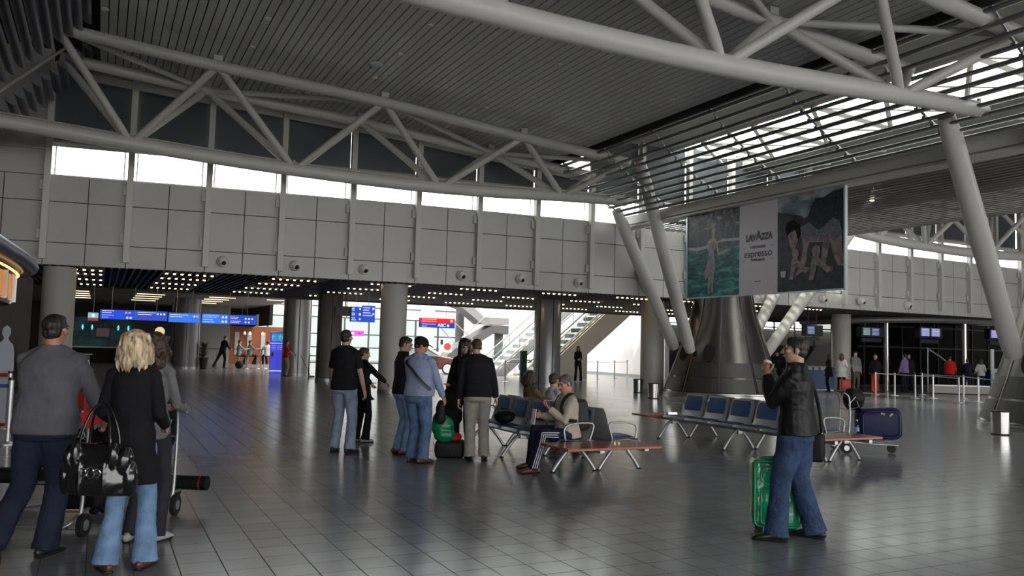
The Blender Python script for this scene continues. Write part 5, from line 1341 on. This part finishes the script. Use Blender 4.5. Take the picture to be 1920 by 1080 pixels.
sign('long blue hanging sign, farthest left, over the cafe entrance', -.05, 2.38, 2.28, 2.66, 36.0, [(0, .52, 0, 1, SB1), (0, .52, .28, .5, SB2), (.52, 1, 0, 1, SB1)],
     [(.03, .2, .86, 0), (.03, .16, .68, 0), (.03, .2, .42, 0), (.03, .12, .2, 0), (.55, .82, .82, 0), (.55, .74, .62, 0)],
     [(.38, .72, .07, SOR), (.43, .72, .07, SOR), (.4, .22, .07, SWH), (.45, .22, .07, SWH), (.85, .7, .06, SWH), (.9, .7, .06, SWH), (.95, .7, .06, SWH)], 3, ztop=3.58)
sign('short bright blue hanging sign, second from the left', 2.42, 3.61, 2.25, 2.63, 36.0, [(0, 1, 0, 1, SB2)], [(.05, .6, .8, 0), (.05, .4, .6, 0)], [(.82, .68, .06, SWH), (.92, .68, .07, SOR)], 2, ztop=3.58)
dbl = sign('double blue hanging sign with pale right edge, above the cafe guests', 3.68, 5.85, 2.24, 2.64, 36.0, [(0, .48, 0, 1, SB2), (.48, 1, 0, 1, SB1)],
     [(.03, .3, .84, 0), (.03, .26, .66, 0), (.03, .2, .4, 0), (.03, .22, .18, 0), (.52, .66, .76, 0), (.52, .64, .6, 0), (.52, .68, .34, 0), (.52, .66, .18, 0)],
     [(.38, .7, .07, SWH), (.44, .7, .07, SWH), (.38, .25, .07, SWH), (.44, .25, .07, SWH), (.8, .62, .06, SWH), (.86, .62, .06, SWH), (.92, .62, .06, SWH), (.8, .25, .06, SWH), (.86, .25, .06, SWH)], 3, ztop=3.58)

MB().box((1.14, .03, .2), (.09, .2, .5)).build('edge_panel', WHITE, dbl)
sign('blue hanging sign partly hidden below the double blue sign', 4.3, 6.1, 2.42, 2.56, 38.6, [(0, 1, 0, 1, SB1)], [], [], 2, ztop=3.71)
sign('small pale screen left of the long blue sign', -.47, -.1, 2.2, 2.52, 36.2, [(0, 1, .35, 1, glow('screen_cyan', (.25, .5, .5), .7)), (0, 1, 0, .3, glow('screen_dimred', (.3, .03, .05), .6))], [], [(.5, .65, .09, SWH)], 1, ztop=3.62, name='hanging_screen')
rs_g = sign('red and blue hanging sign lettered ABC over the car', 12.4, 14.05, 2.36, 2.78, 34.0, [(0, 1, .5, 1, SRED), (0, 1, 0, .5, SB1)],
            [(.06, .44, .86, 0), (.06, .42, .66, 0), (.06, .44, .36, 0), (.06, .2, .14, 0)], [(.9, .75, .12, SOR), (.9, .75, .06, SWH), (.80, .25, .10, SWH)], 2, ztop=3.58)
text_mesh('ABC', .2, SWH, rs_g, 'lettering', frame2((.2, -.042, .11), (1, 0, 0), (0, 0, 1)), .002, bold=.003)
a_ = sign('left leaf of the blue hanging sign between the columns', 8.52, 9.0, 2.42, 3.0, 31.05, [(0, 1, 0, 1, SB1)], [(.05, .3, z, 0) for z in (.88, .76, .56, .45, .25, .12)], [(.75, .85, .06, SWH), (.75, .5, .08, SWH), (.75, .18, .06, SWH)], 1, rz=R(8), ztop=3.6)
b_ = sign('right leaf of the blue hanging sign between the columns', 8.98, 9.48, 2.42, 3.06, 31.05, [(0, 1, 0, 1, SB1)], [(.06, .5, .86, 0), (.06, .45, .72, 0), (.06, .65, .56, 0), (.06, .7, .4, 0)], [(.85, .82, .07, SWH), (.85, .5, .06, SWH)], 1, rz=R(-4), ztop=3.6)
def monitor(lab, u0, u1, z0, z1, v, scr_=(), ztop=3.5, low=True, rz=0):
    W, H = u1 - u0, z1 - z0
    t = thing('hanging_monitor', lab, 'monitor', ((u0 + u1) / 2, v, z0), rz)
    MB().box((0, 0, H * .66), (W, .32, H * .66), bev=.015).build('housing', BLACKP, t)
    for i, (a, b, m) in enumerate(scr_):
        MB().box((lerp(-W / 2, W / 2, (a + b) / 2), -.164, H * .68), (W * (b - a), .006, H * .48)).build('screen', m, t)
        q = MB()
        for k in range(5): q.box((lerp(-W / 2, W / 2, (a + b) / 2), -.168, H * (.48 + .09 * k)), (W * (b - a) * .8, .002, H * .022))
        q.build('screen_lines', glow('screen_text', (.6, .62, .8), .6), t)
    if low: MB().box((0, 0, H * .14), (W * .8, .1, H * .24)).build('lower_panel', mat('dark_board', (.02, .025, .04), .4), t)
    for s in (-1, 1): MB().cyl((s * W * .25, 0, H), .02, ztop - z0 - H, 8).build('hanger', BLACKP, t)
    return t
SCB, SCG, SCP = glow('screen_blue', (.03, .05, .16), .8), glow('screen_green', (.05, .11, .07), .8), glow('screen_violet', (.16, .16, .34), .9)
monitor('black hanging monitor left of the off-white queue column', 29.15, 30.2, 2.25, 3.0, 28.3, [(.05, .5, SCB)], 3.58)
monitor('twin-screen hanging monitor, green and blue, right of the off-white column', 32.75, 34.45, 2.3, 3.05, 28.3, [(.05, .35, SCG), (.4, .72, SCB)], 3.58)
monitor('twin-screen hanging monitor glowing violet in the middle of check-in', 36.9, 38.6, 2.34, 3.18, 28.3, [(.05, .42, SCP), (.5, .88, SCP)], 3.58)
monitor('hanging monitor glowing violet near the right inclined strut', 42.4, 44.2, 2.4, 3.25, 28.3, [(.05, .6, SCP)], 3.58)
monitor('black hanging monitor seen from the side beside the blue leaf sign', 7.95, 8.5, 2.45, 2.98, 31.2, [], 3.58, False)
# ================================================================ KIOSKS AND PILLARS
KB = glow('kiosk_blue', (.06, .07, .62), .55); KL = glow('kiosk_cyan', (.05, .3, .55), .6); KW = glow('kiosk_white', (.5, .55, .65), .6)
ks = thing('info_kiosk', 'tall blue lit kiosk with cyan icon panels on top', 'kiosk', (7.72, 40.75, 0), R(-8))
for s, x, w_, rz_ in ((0, -.24, .30, R(28)), (1, .13, .46, R(-12))):
    f = MB().box((x, 0, 1.0), (w_, .10, 2.0), rz_, bev=.01).build('side_panel', KB, ks)
    MB().box((x, -.01, 1.76), (w_ * .9, .115, .36), rz_).build('icon_panel', KL, f); MB().box((x, -.01, 1.48), (w_ * .98, .115, .05), rz_).build('white_band', KW, f); MB().box((x, -.01, .16), (w_ * .98, .115, .06), rz_).build('white_band', KW, f)
    for z in (1.2, 1.28, 1.36): MB().box((x, -.01, z), (w_ * .8, .115, .018), rz_).build('white_band', KW, f)
MB().box((-.02, .02, 2.03), (.78, .2, .08), bev=.01).build('top_cap', ALU, ks)
for cx_, z_ in ((-.27, 1.76), (.06, 1.76), (.2, 1.76)): MB().tube([Vector((cx_ + .045 * math.cos(a), -.085 - (.04 if cx_ < 0 else 0), z_ + .08 * math.sin(a))) for a in [R(20 + 28 * k) for k in range(10)]], .012, 6).build('icon', KW, ks)
MB().box((-.27, -.14, .95), (.12, .05, .24), bev=.02).build('phone_unit', mat('yellow_frame', (.5, .33, .03), .4), ks); MB().box((-.27, -.165, .95), (.08, .03, .18)).build('phone_face', BLACKP, ks)
op = thing('display_pillar', 'round display pillar, white with orange-red top and foot', 'pillar', (8.58, 35.15, 0))
ORR = mat('orange_red', (.42, .07, .02), .25, coat=.4)
MB().lathe((0, 0, 0), [(.27, .08), (.28, .1), (.28, .55)], 32).build('lower_band', ORR, op, True)
MB().lathe((0, 0, 0), [(.278, .55), (.278, 1.65)], 32).build('middle_band', mat('pillar_white', (.42, .4, .4), .2, coat=.5), op, True)
MB().lathe((0, 0, 0), [(.28, 1.65), (.28, 2.03), (.26, 2.05)], 32).build('upper_band', ORR, op, True)
for k in range(5): MB().cyl((.2 * math.cos(k * 1.256), .2 * math.sin(k * 1.256), 0), .035, .09, 8).build('foot', BLACKP, op)
MB().box((.06, -.278, .42), (.22, .02, .07)).build('label_patch', mat('pale_orange', (.6, .3, .2), .5), op); MB().tube([(.12 + .05 * math.cos(a), -.262, 1.85 + .05 * math.sin(a)) for a in [R(36 * k) for k in range(11)]], .008, 6).build('logo_ring', mat('pale_orange', (.6, .3, .2), .5), op)
bf = thing('black_barrier_frame', 'black barrier frame between the metal-clad column and the orange pillar', 'barrier', (8.45, 36.1, 0), HEAD)
MB().tube([(-.28, 0, 0), (-.28, 0, 1.0), (.1, 0, 1.0), (.1, 0, 0)], .03, 8).build('frame', BLACKP, bf)
mp_ = thing('mop', 'mop held by the cleaner in red, head resting on the floor', 'mop', (8.45, 36.85, 0), HEAD)
MB().tube([(0, 0, .05), (-.62, .5, .98)], .012, 8).build('handle', BLACKP, mp_); MB().ell((.02, 0, .06), (.16, .1, .055)).build('mop_head', mat('mop_cloth', (.45, .43, .38), .9, bump=1, bscale=60), mp_, True)
# ================================================================ LEFT EDGE: kiosk canopy, standee, counter
kc = thing('kiosk_canopy', 'curved blue-grey canopy with amber lit panels at the left edge', 'canopy', (0, 0, 0))
pth = arc([(-1.50, 10.0, 2.88), (-1.36, 13.3, 2.88), (-1.24, 16.0, 2.88), (-1.30, 18.3, 2.88), (-1.7, 19.9, 2.88), (-2.6, 20.9, 2.88), (-4.0, 21.2, 2.88)], 6)
MB().tube(pth, [(.12, .16)] * len(pth), 16, ref=(0, 0, 1)).build('fascia', mat('canopy_blue_grey', (.10, .12, .17), .28, metal=.5), kc, True)
MB().prism([(p[0], p[1]) for p in pth] + [(-4, 10)], 2, 2.80, 2.98).build('roof_plate', mat('canopy_dark', (.06, .065, .075), .5), kc)
pin = [p + Vector((-.22, -.1, 0)) for p in pth]
q = MB()
for i in range(0, len(pin) - 12, 1): q.box((pin[i] + pin[i + 1]) / 2 + Vector((.06, 0, -.16)), (.05, (pin[i + 1] - pin[i]).length * .7, .02), math.atan2(-(pin[i + 1] - pin[i]).x, (pin[i + 1] - pin[i]).y))
q.build('lamp_strip', glow('amber_strip', (1, .6, .25), 1.2), kc)
AMB = mat('amber_menu_panel', (.5, .2, .05), .5, emit=(.6, .24, .06), estr=.5, vary=.5, vscale=3)
for i in range(0, len(pin) - 10, 3):
    a, b = pin[i], pin[min(i + 3, len(pin) - 1)]; d = b - a; an = math.atan2(-d.x, d.y)
    MB().box((a + b) / 2 + Vector((0, 0, -.42)), (.04, d.length * .9, .40), an).build('menu_panel', AMB, kc)
    MB().box(a + Vector((.01, 0, -.42)), (.08, .06, .46), an).build('panel_post', ALU, kc)
MB().prism([(p[0] - .05, p[1]) for p in pin] + [(-4, 10)], 2, 2.18, 2.24).build('lower_plate', mat('canopy_dark', (.06, .065, .075), .5), kc)
for y in (11.5, 17.8): MB().cyl((-2.3, y, 0), .08, 2.2, 14).build('canopy_post', ALU, kc)
x, y = vw(-8.98, 14.75)
sd = thing('cutout_standee', 'pale life-size cutout figure on a plinth at the left edge', 'standee', (x, y, 0), HEAD)
pl = [(-.20, 0), (.12, 0), (.14, .7), (.16, 1.0), (.15, 1.3), (.12, 1.45), (.05, 1.50), (.03, 1.56), (.07, 1.64), (.06, 1.73), (0, 1.78), (-.06, 1.73), (-.07, 1.64), (-.03, 1.56), (-.06, 1.50), (-.16, 1.45), (-.22, 1.3), (-.24, 1.0)]
MB().prism([(a, b) for a, b in pl], 1, 0, .03).build('figure_board', mat('standee_white', (.5, .52, .58), .5), sd); MB().box((-.03, .1, .03), (.5, .35, .06)).build('plinth', mat('standee_red', (.3, .02, .02), .5), sd)
belt('red belt in front of the pale cutout figure', [vw(-9.6, 14.5), vw(-8.75, 14.5)], .92, mat('belt_red', (.4, .01, .01), .6), r=.035)
stanchion('barrier post with the red belt beside the cutout figure', *vw(-8.73, 14.55))
x, y = vw(-8.9, 17.3)
rb2 = thing('red_stand', 'red promotion stand with an orange box on top, behind the charcoal jumper', 'stand', (x, y, 0), HEAD)
MB().box((0, 0, .48), (.36, .3, .95), bev=.02).build('stand_body', mat('stand_red', (.3, .012, .015), .4), rb2); MB().box((-.08, 0, 1.03), (.18, .2, .16)).build('orange_box', mat('box_orange', (.5, .2, .03), .5), rb2)
MB().lathe((.12, 0, .955), [(.035, 0), (.035, .1), (.015, .14), (.015, .17)], 14).build('white_bottle', WHITE, rb2, True)
x, y = vw(-14.4, 26.6)
ct = thing('service_counter', 'dark service counter with pale boxes left of the round column', 'counter', (x, y, 0), HEAD)
MB().box((0, 0, .5), (1.6, .6, 1.0), bev=.02).build('counter_body', mat('counter_dark', (.04, .038, .036), .5), ct); MB().box((0, 0, 1.02), (1.7, .7, .04)).build('countertop', mat('counter_top_grey', (.2, .2, .2), .3), ct)
tag(MB().box((0, 0, 0), (.45, .35, .36), bev=.02).build('printer', mat('printer_cream', (.4, .38, .34), .5), None, False, (x + .05, y - .05, 1.22)), 'pale printer on the dark service counter', 'printer')
# ================================================================ CAFE
tp_ = thing('advertising_wall', 'wide teal lit picture wall at the back of the cafe', 'picture wall', (.75, 55, 0))
MB().box((0, 0, 1.82), (4.3, .12, 1.75)).build('picture', art_mat('teal_display', (.005, .03, .05), (.04, .22, .27), (.9, 1, 1.2), det=3, dist=.6), tp_); MB().box((0, -.02, .93), (4.3, .16, .08)).build('shelf', WHITE, tp_)
for xx in (-1.7, -1.2, .2, .75): MB().ell((xx, -.1, 2.1), (.05, .04, .16)).build('glow_lamp', glow('cyan_lamp', (.2, .7, .75), .9), tp_, True)
MB().box((0, .2, .45), (4.3, .1, .9)).build('base_wall', DARK, tp_)
tv = thing('television', 'black television before the teal picture wall', 'television', (.12, 50, 1.45))
MB().box((0, 0, .34), (.72, .1, .62), bev=.02).build('casing', BLACKP, tv); MB().box((0, -.053, .35), (.62, .01, .46)).build('screen', glow('tv_dim', (.05, .03, .03), .6), tv); MB().cyl((0, .02, .6), .03, 1.6, 8).build('ceiling_pole', BLACKP, tv)
ck_ = thing('round_sign', 'round cream lit disc sign on a navy wall in the cafe', 'sign', (3.2, 53.99, 1.95))
MB().tube([(0, 0, 0), (0, .05, 0)], .28, 32).build('disc', glow('disc_cream', (.75, .6, .35), .75), ck_, True); MB().tube([(0, .04, 0), (0, .07, 0)], .31, 32).build('rim', BLACKP, ck_, True)
struct('wall_back', MB().box((3.1, 54.1, 1.6), (2.6, .1, 3.2)), mat('navy_wall', (.006, .01, .03), .5))
bar = thing('bar_table', 'long high cafe table where the guests sit', 'table', (7.1, 49.0, 0), R(8))
MB().box((0, 0, 1.06), (4.6, .5, .05), bev=.01).build('tabletop', mat('cafe_wood', (.08, .03, .02), .4), bar)
for xx in (-2.1, -1.2, 0, .5, 1.3, 2.1): MB().cyl((xx, 0, 0), .05, 1.04, 12).build('leg', mat('pale_leg', (.45, .43, .4), .5), bar)
for i, (xy, lab) in enumerate((((7.3, 47.75), 'bar stool under the cafe guest in pale grey'), ((7.95, 48.05), 'bar stool under the cafe guest in sage green'), ((8.42, 48.42), 'bar stool under the rightmost cafe guest'), ((4.85, 48.1), 'bar stool under the cafe guest in dark red'))):
    st = thing('bar_stool', lab, 'stool', (xy[0], xy[1], 0)); MB().lathe((0, 0, 0), [(.17, .68), (.18, .70), (.16, .73)], 20).build('seat', BLACKP, st, True); MB().cyl((0, 0, .02), .025, .67, 10).build('stem', ALU, st); MB().lathe((0, 0, 0), [(.2, 0), (.19, .02), (.03, .04)], 20).build('base', ALU, st, True)
for i, xx in enumerate((7.75, 8.05, 8.78)):
    t = thing('pendant_lamp', '%s warm pendant lamp over the cafe guests' % ('left', 'middle', 'right')[i], 'lamp', (xx, 51.5, 1.98)); MB().lathe((0, 0, 0), [(.07, -.06), (.05, .05), (.015, .12)], 16).build('shade', glow('pendant_amber', (1, .5, .2), 2.6), t, True); MB().cyl((0, 0, .1), .006, 1.6, 6).build('cord', BLACKP, t)
for xx in (8.2, 9.0, 9.9): struct('trim_%d' % int(50 + xx), MB().box((xx, 57.78, 1.35), (.28, .05, 1.5)), mat('pale_niche', (.45, .44, .4), .6))
pt_ = thing('potted_plant', 'tall leafy plant in a dark pot beside the cafe column', 'plant', (4.95, 46.3, 0))
MB().lathe((0, 0, 0), [(.17, 0), (.24, .6), (.25, .62), (.22, .63)], 24).build('pot', mat('dark_pot', (.015, .015, .015), .4), pt_, True)
q = MB(); rs = random.Random(5)
for k in range(60):
    a = rs.uniform(0, 6.28); h = rs.uniform(.1, .8); o_ = rs.uniform(.12, .38)
    p0 = Vector((rs.uniform(-.05, .05), rs.uniform(-.05, .05), .62 + h * .5)); p2 = Vector((o_ * math.cos(a), o_ * math.sin(a), .62 + h + .06)); p1 = lerp(p0, p2, .5) + Vector((0, 0, .08))
    q.tube([p0, p1, p2], [(.003, .008), (.004, .05), (.002, .006)], 6, ref=(0, 0, 1))
q.build('leaves', mat('plant_green', (.03, .07, .02), .5), pt_)
blob('dark_rucksack', 'dark rucksack on the floor below the cafe guests', 'bag', (6.9, 47.3, .22), [((0, 0, 0), (.22, .16, .22))], BAGB, .02, .02)
# ================================================================ ATRIUM
STEP_L = mat('pale_step', (.36, .37, .38), .4, metal=.4); STEP_D = mat('dark_step', (.06, .065, .07), .45, metal=.4)
CRM = mat('cream_stringer', (.50, .44, .36), .5, vary=.05, vscale=2)
def escalator(lab, u0, v0, v1, slope, run, stepm, side=None, foot=True):
    """rises towards +u from u0 at floor level"""
    t = thing('escalator', lab, 'escalator', (u0, v0, 0))
    w = v1 - v0; Z = lambda x: x * slope
    MB().prism([(-.7, .0), (0.1, .12), (run, Z(run)), (run, Z(run) - .55), (.75, .0)], 1, 0, w).build('stringer', side or mat('stringer_steel', (.4, .4, .4), .4, metal=.4), t)
    n = int(run / .4)
    for k in range(n):
        x = .2 + .4 * k; MB().box((x + .2, w / 2, Z(x) + .08), (.4, w - .25, .3)).build('step', stepm, t)
    for y in (.05, w - .05):
        q = MB(); q.add([(-.5, y, .1), (run, y, Z(run) + .15), (run, y, Z(run) + 1.0), (-.5, y, .9)], [(0, 1, 2, 3)]); q.build('balustrade', TGLASS, t)
        MB().tube(arc([(-.75, y, .35), (-.85, y, .6), (-.65, y, .88), (-.2, y, .93), (.3, y, Z(.3) + .98), (run, y, Z(run) + 1.02)], 4), .045, 10).build('handrail', mat('handrail_grey', (.32, .32, .33), .4), t, True)
        MB().tube([(-.5, y, .12), (0, y, .16), (run, y, Z(run) + .16)], [(.07, .03)] * 3, 6, ref=(0, 0, 1)).build('skirt_trim', WHITE, t)
        for k in range(1, int(run / 1.6) + 1): MB().box((k * 1.6, y, Z(k * 1.6) + .55), (.03, .02, .85)).build('balustrade_post', ALU, t)
    return t
escalator('pale escalator, the farther one, rising to the right in the bright atrium', 19.3, 41.0, 42.4, .84, 6.4, STEP_L)
escalator('dark-stepped escalator nearer the hall, rising behind the metal-clad column', 20.7, 38.95, 40.35, .83, 6.0, STEP_D, CRM)
cs = MB().prism([(0, 0), (4.6, 3.85), (6.3, 3.85), (3.15, 1.30), (3.15, 0)], 1, 0, .1).build('escalator_side_panel', CRM, None, False, (20.75, 38.75, 0))
tag(cs, 'big cream side panel slanting beneath the nearer escalator', 'panel')
tag(MB().box((0, 0, 0), (3.6, 6.5, 6.9)).build('stair_core', WHITE, None, False, (26.7, 55.3, 3.45)), 'white stair core rising behind the escalators', 'stair core')
up = thing('upper_stair', 'grey sloping stair flights in the atrium beside the dark round post', 'stairs', (0, 50, 0))
GS = mat('stair_grey', (.2, .2, .2), .5)
MB().prism([(20.6, 4.75), (21.6, 4.5), (22.75, 3.5), (24.6, 3.5), (24.6, 3.05), (22.6, 3.05), (21.3, 4.0), (20.6, 4.2)], 1, 0, 1.4).build('upper_flight', GS, up)
MB().prism([(20.9, 1.5), (23.4, 3.0), (24.6, 3.0), (24.6, 2.4), (23.6, 2.5), (21.2, 1.05), (20.2, .4), (19.6, .4)], 1, 0, 1.4).build('lower_flight', mat('stair_dark', (.07, .07, .075), .5), up)
MB().box((24.2, .7, 1.3), (.5, .3, 2.5)).build('pier', mat('stair_dark', (.07, .07, .075), .5), up)
for pts in ([(21.5, 0, 5.0), (22.7, 0, 4.1), (24.6, 0, 4.1)], [(21.2, 0, 2.1), (22.9, 0, 3.6), (24.6, 0, 4.0)], [(18.9, -1, 3.1), (20.3, -1, 1.7), (21.0, -1, .9)], [(20.2, -1, 3.1), (22.0, -1, 1.6)]): MB().tube(pts, .035, 6).build('handrail', ALU, up)
tag(MB().cyl((0, 0, 0), .3, 6.9, 24).build('round_post', mat('post_dark_grey', (.09, .09, .095), .5), None, True, (21.95, 52.2, 0)), 'dark grey round post beside the atrium stair', 'post')
tag(MB().cyl((0, 0, 0), .5, 6.9, 32).build('atrium_column', WHITE, None, True, (21.6, 57.5, 0)), 'white round column before the atrium facade', 'column')
po = thing('notice_board', 'white notice board with a red disc behind the parked car', 'notice board', (*vw(-3.95, 50.5), 1.15), HEAD)
MB().box((0, 0, .42), (.75, .05, .8)).build('board', WHITE, po); MB().tube([(.12, -.03, .36), (.12, -.05, .36)], .22, 24, ref=(0, 0, 1)).build('red_disc', mat('notice_red', (.6, .03, .03), .5), po, True); MB().box((-.24, -.03, .62), (.16, .01, .3)).build('black_mark', BLACKP, po)
MB().box((0, .02, -.55), (.06, .06, 1.2)).build('post', ALU, po)
tag(MB().box((0, 0, 0), (.28, .2, 1.45), bev=.02).build('green_cover', mat('dark_green', (.005, .06, .035), .6), None, False, (17.4, 33.75, .725)), 'dark green covered post at the foot of the escalators', 'post')
# the parked car on display
car = thing('car', 'brown saloon car parked on display in the atrium', 'car', (*vw(-4.75, 46.2), 0), HEAD)
CB = mat('car_maroon', (.16, .07, .055), .2, metal=.4, coat=1.0)
prof_ = [(-2.2, .35), (-2.25, .62), (-2.15, .86), (-1.75, .93), (-1.15, 1.36), (-.5, 1.43), (.25, 1.40), (1.0, .98), (1.75, .86), (2.15, .68), (2.2, .4), (2.1, .28), (-2.1, .28)]
o = MB().prism([(a, b) for a, b in prof_], 1, -.85, .85).build('car_body', CB, car); bv = o.modifiers.new('b', 'BEVEL'); bv.width = .09; bv.segments = 4
for s in (-1, 1): MB().prism([(-1.25, .96), (-1.0, 1.28), (-.45, 1.36), (.22, 1.33), (.82, .98)], 1, s * .835, s * .862).build('side_window', mat('car_glass', (.25, .33, .36), .08), car)
MB().tube([(-1.4, -.87, .98), (.9, -.87, .98)], .018, 6).build('chrome_trim', CHROME, car)
for wx in (-1.35, 1.35):
    for s in (-1, 1):
        wl_ = MB().tube([(wx, s * .86, .32), (wx, s * .70, .32)], .325, 32).build('wheel', RUBBER, car, True); MB().tube([(wx, s * .875, .32), (wx, s * .86, .32)], .24, 24).build('hubcap', mat('hub_silver', (.7, .7, .7), .3, metal=.3), wl_, True)
sign('small magenta lit sign on the atrium facade', 16.9, 18.1, 2.1, 2.5, 61.88, [(0, 1, 0, 1, glow('sign_magenta', (.35, .03, .3), .9))], [], [(.25, .5, .18, SWH), (.7, .5, .16, SRED)], 2, ztop=3.4, name='shop_sign')
# ================================================================ CHECK-IN
for i, (X, D_, lab) in enumerate(((27.0, 45.6, 'blue check-in desk beside the near steel cone'), (14.3, 38.5, 'blue check-in desk beyond the leather-jacket man'))):
    x, y = vw(X, D_); t = thing('checkin_desk', lab, 'desk', (x, y, 0), HEAD)
    MB().box((0, 0, .55), (1.5 if i == 0 else 1.3, .6, 1.0 if i == 0 else 1.0), bev=.02).build('desk_front', mat('desk_blue', (.008, .06, .22), .4), t); MB().box((0, 0, 1.08), (1.6, .7, .05)).build('desktop', mat('desk_top', (.3, .3, .32), .4), t)
    for k in range(4): MB().box((-.5 + .3 * k, -.32, 1.0), (.2, .02, .16)).build('leaflet', mat('leaflet_pale', (.5, .5, .55), .5), t)
    MB().box((0, 0, .03), (1.4, .55, .06)).build('kick_plate', WHITE, t)
x, y = vw(16.2, 43.5)
sp_ = thing('sloped_partition', 'dark grey partition with a slanted left edge beyond the queue', 'partition', (x, y, 0), HEAD)
MB().prism([(-1.0, 0), (1.6, 0), (1.6, 2.1), (-.1, 2.1), (-1.0, .8)], 1, 0, .12).build('panel', mat('partition_grey', (.085, .08, .078), .6), sp_)
nsh = thing('notice_stand', 'white notice sheet on a stand above the right-hand check-in desk', 'notice', (*vw(27.3, 45.1), 0), HEAD); MB().box((0, 0, 1.6), (.5, .03, .5)).build('sheet', mat('paper_white2', (.5, .5, .52), .6), nsh); MB().cyl((0, .03, 0), .025, 1.5, 10).build('pole', ALU, nsh)
bt_ = thing('luggage_scale', 'low pale luggage scale behind the queue posts', 'scale', (*vw(20.6, 38.0), 0), HEAD); MB().box((0, 0, .2), (2.6, .5, .34), bev=.02).build('scale_body', mat('scale_pale', (.32, .29, .28), .5), bt_); MB().box((0, 0, .39), (2.5, .45, .04)).build('scale_plate', ALU, bt_)
sl_ = thing('sloped_handrail', 'pale diagonal handrail beyond the queue on the right', 'handrail', (*vw(20.7, 40), 0), HEAD); MB().tube([(-.6, 0, 2.1), (.05, 0, 1.68), (.7, 0, 1.2)], .035, 8).build('rail', mat('rail_grey', (.3, .3, .3), .4), sl_); MB().cyl((-.55, 0, 0), .03, 2.05, 8).build('post', ALU, sl_); MB().cyl((.65, 0, 0), .03, 1.25, 8).build('post', ALU, sl_)
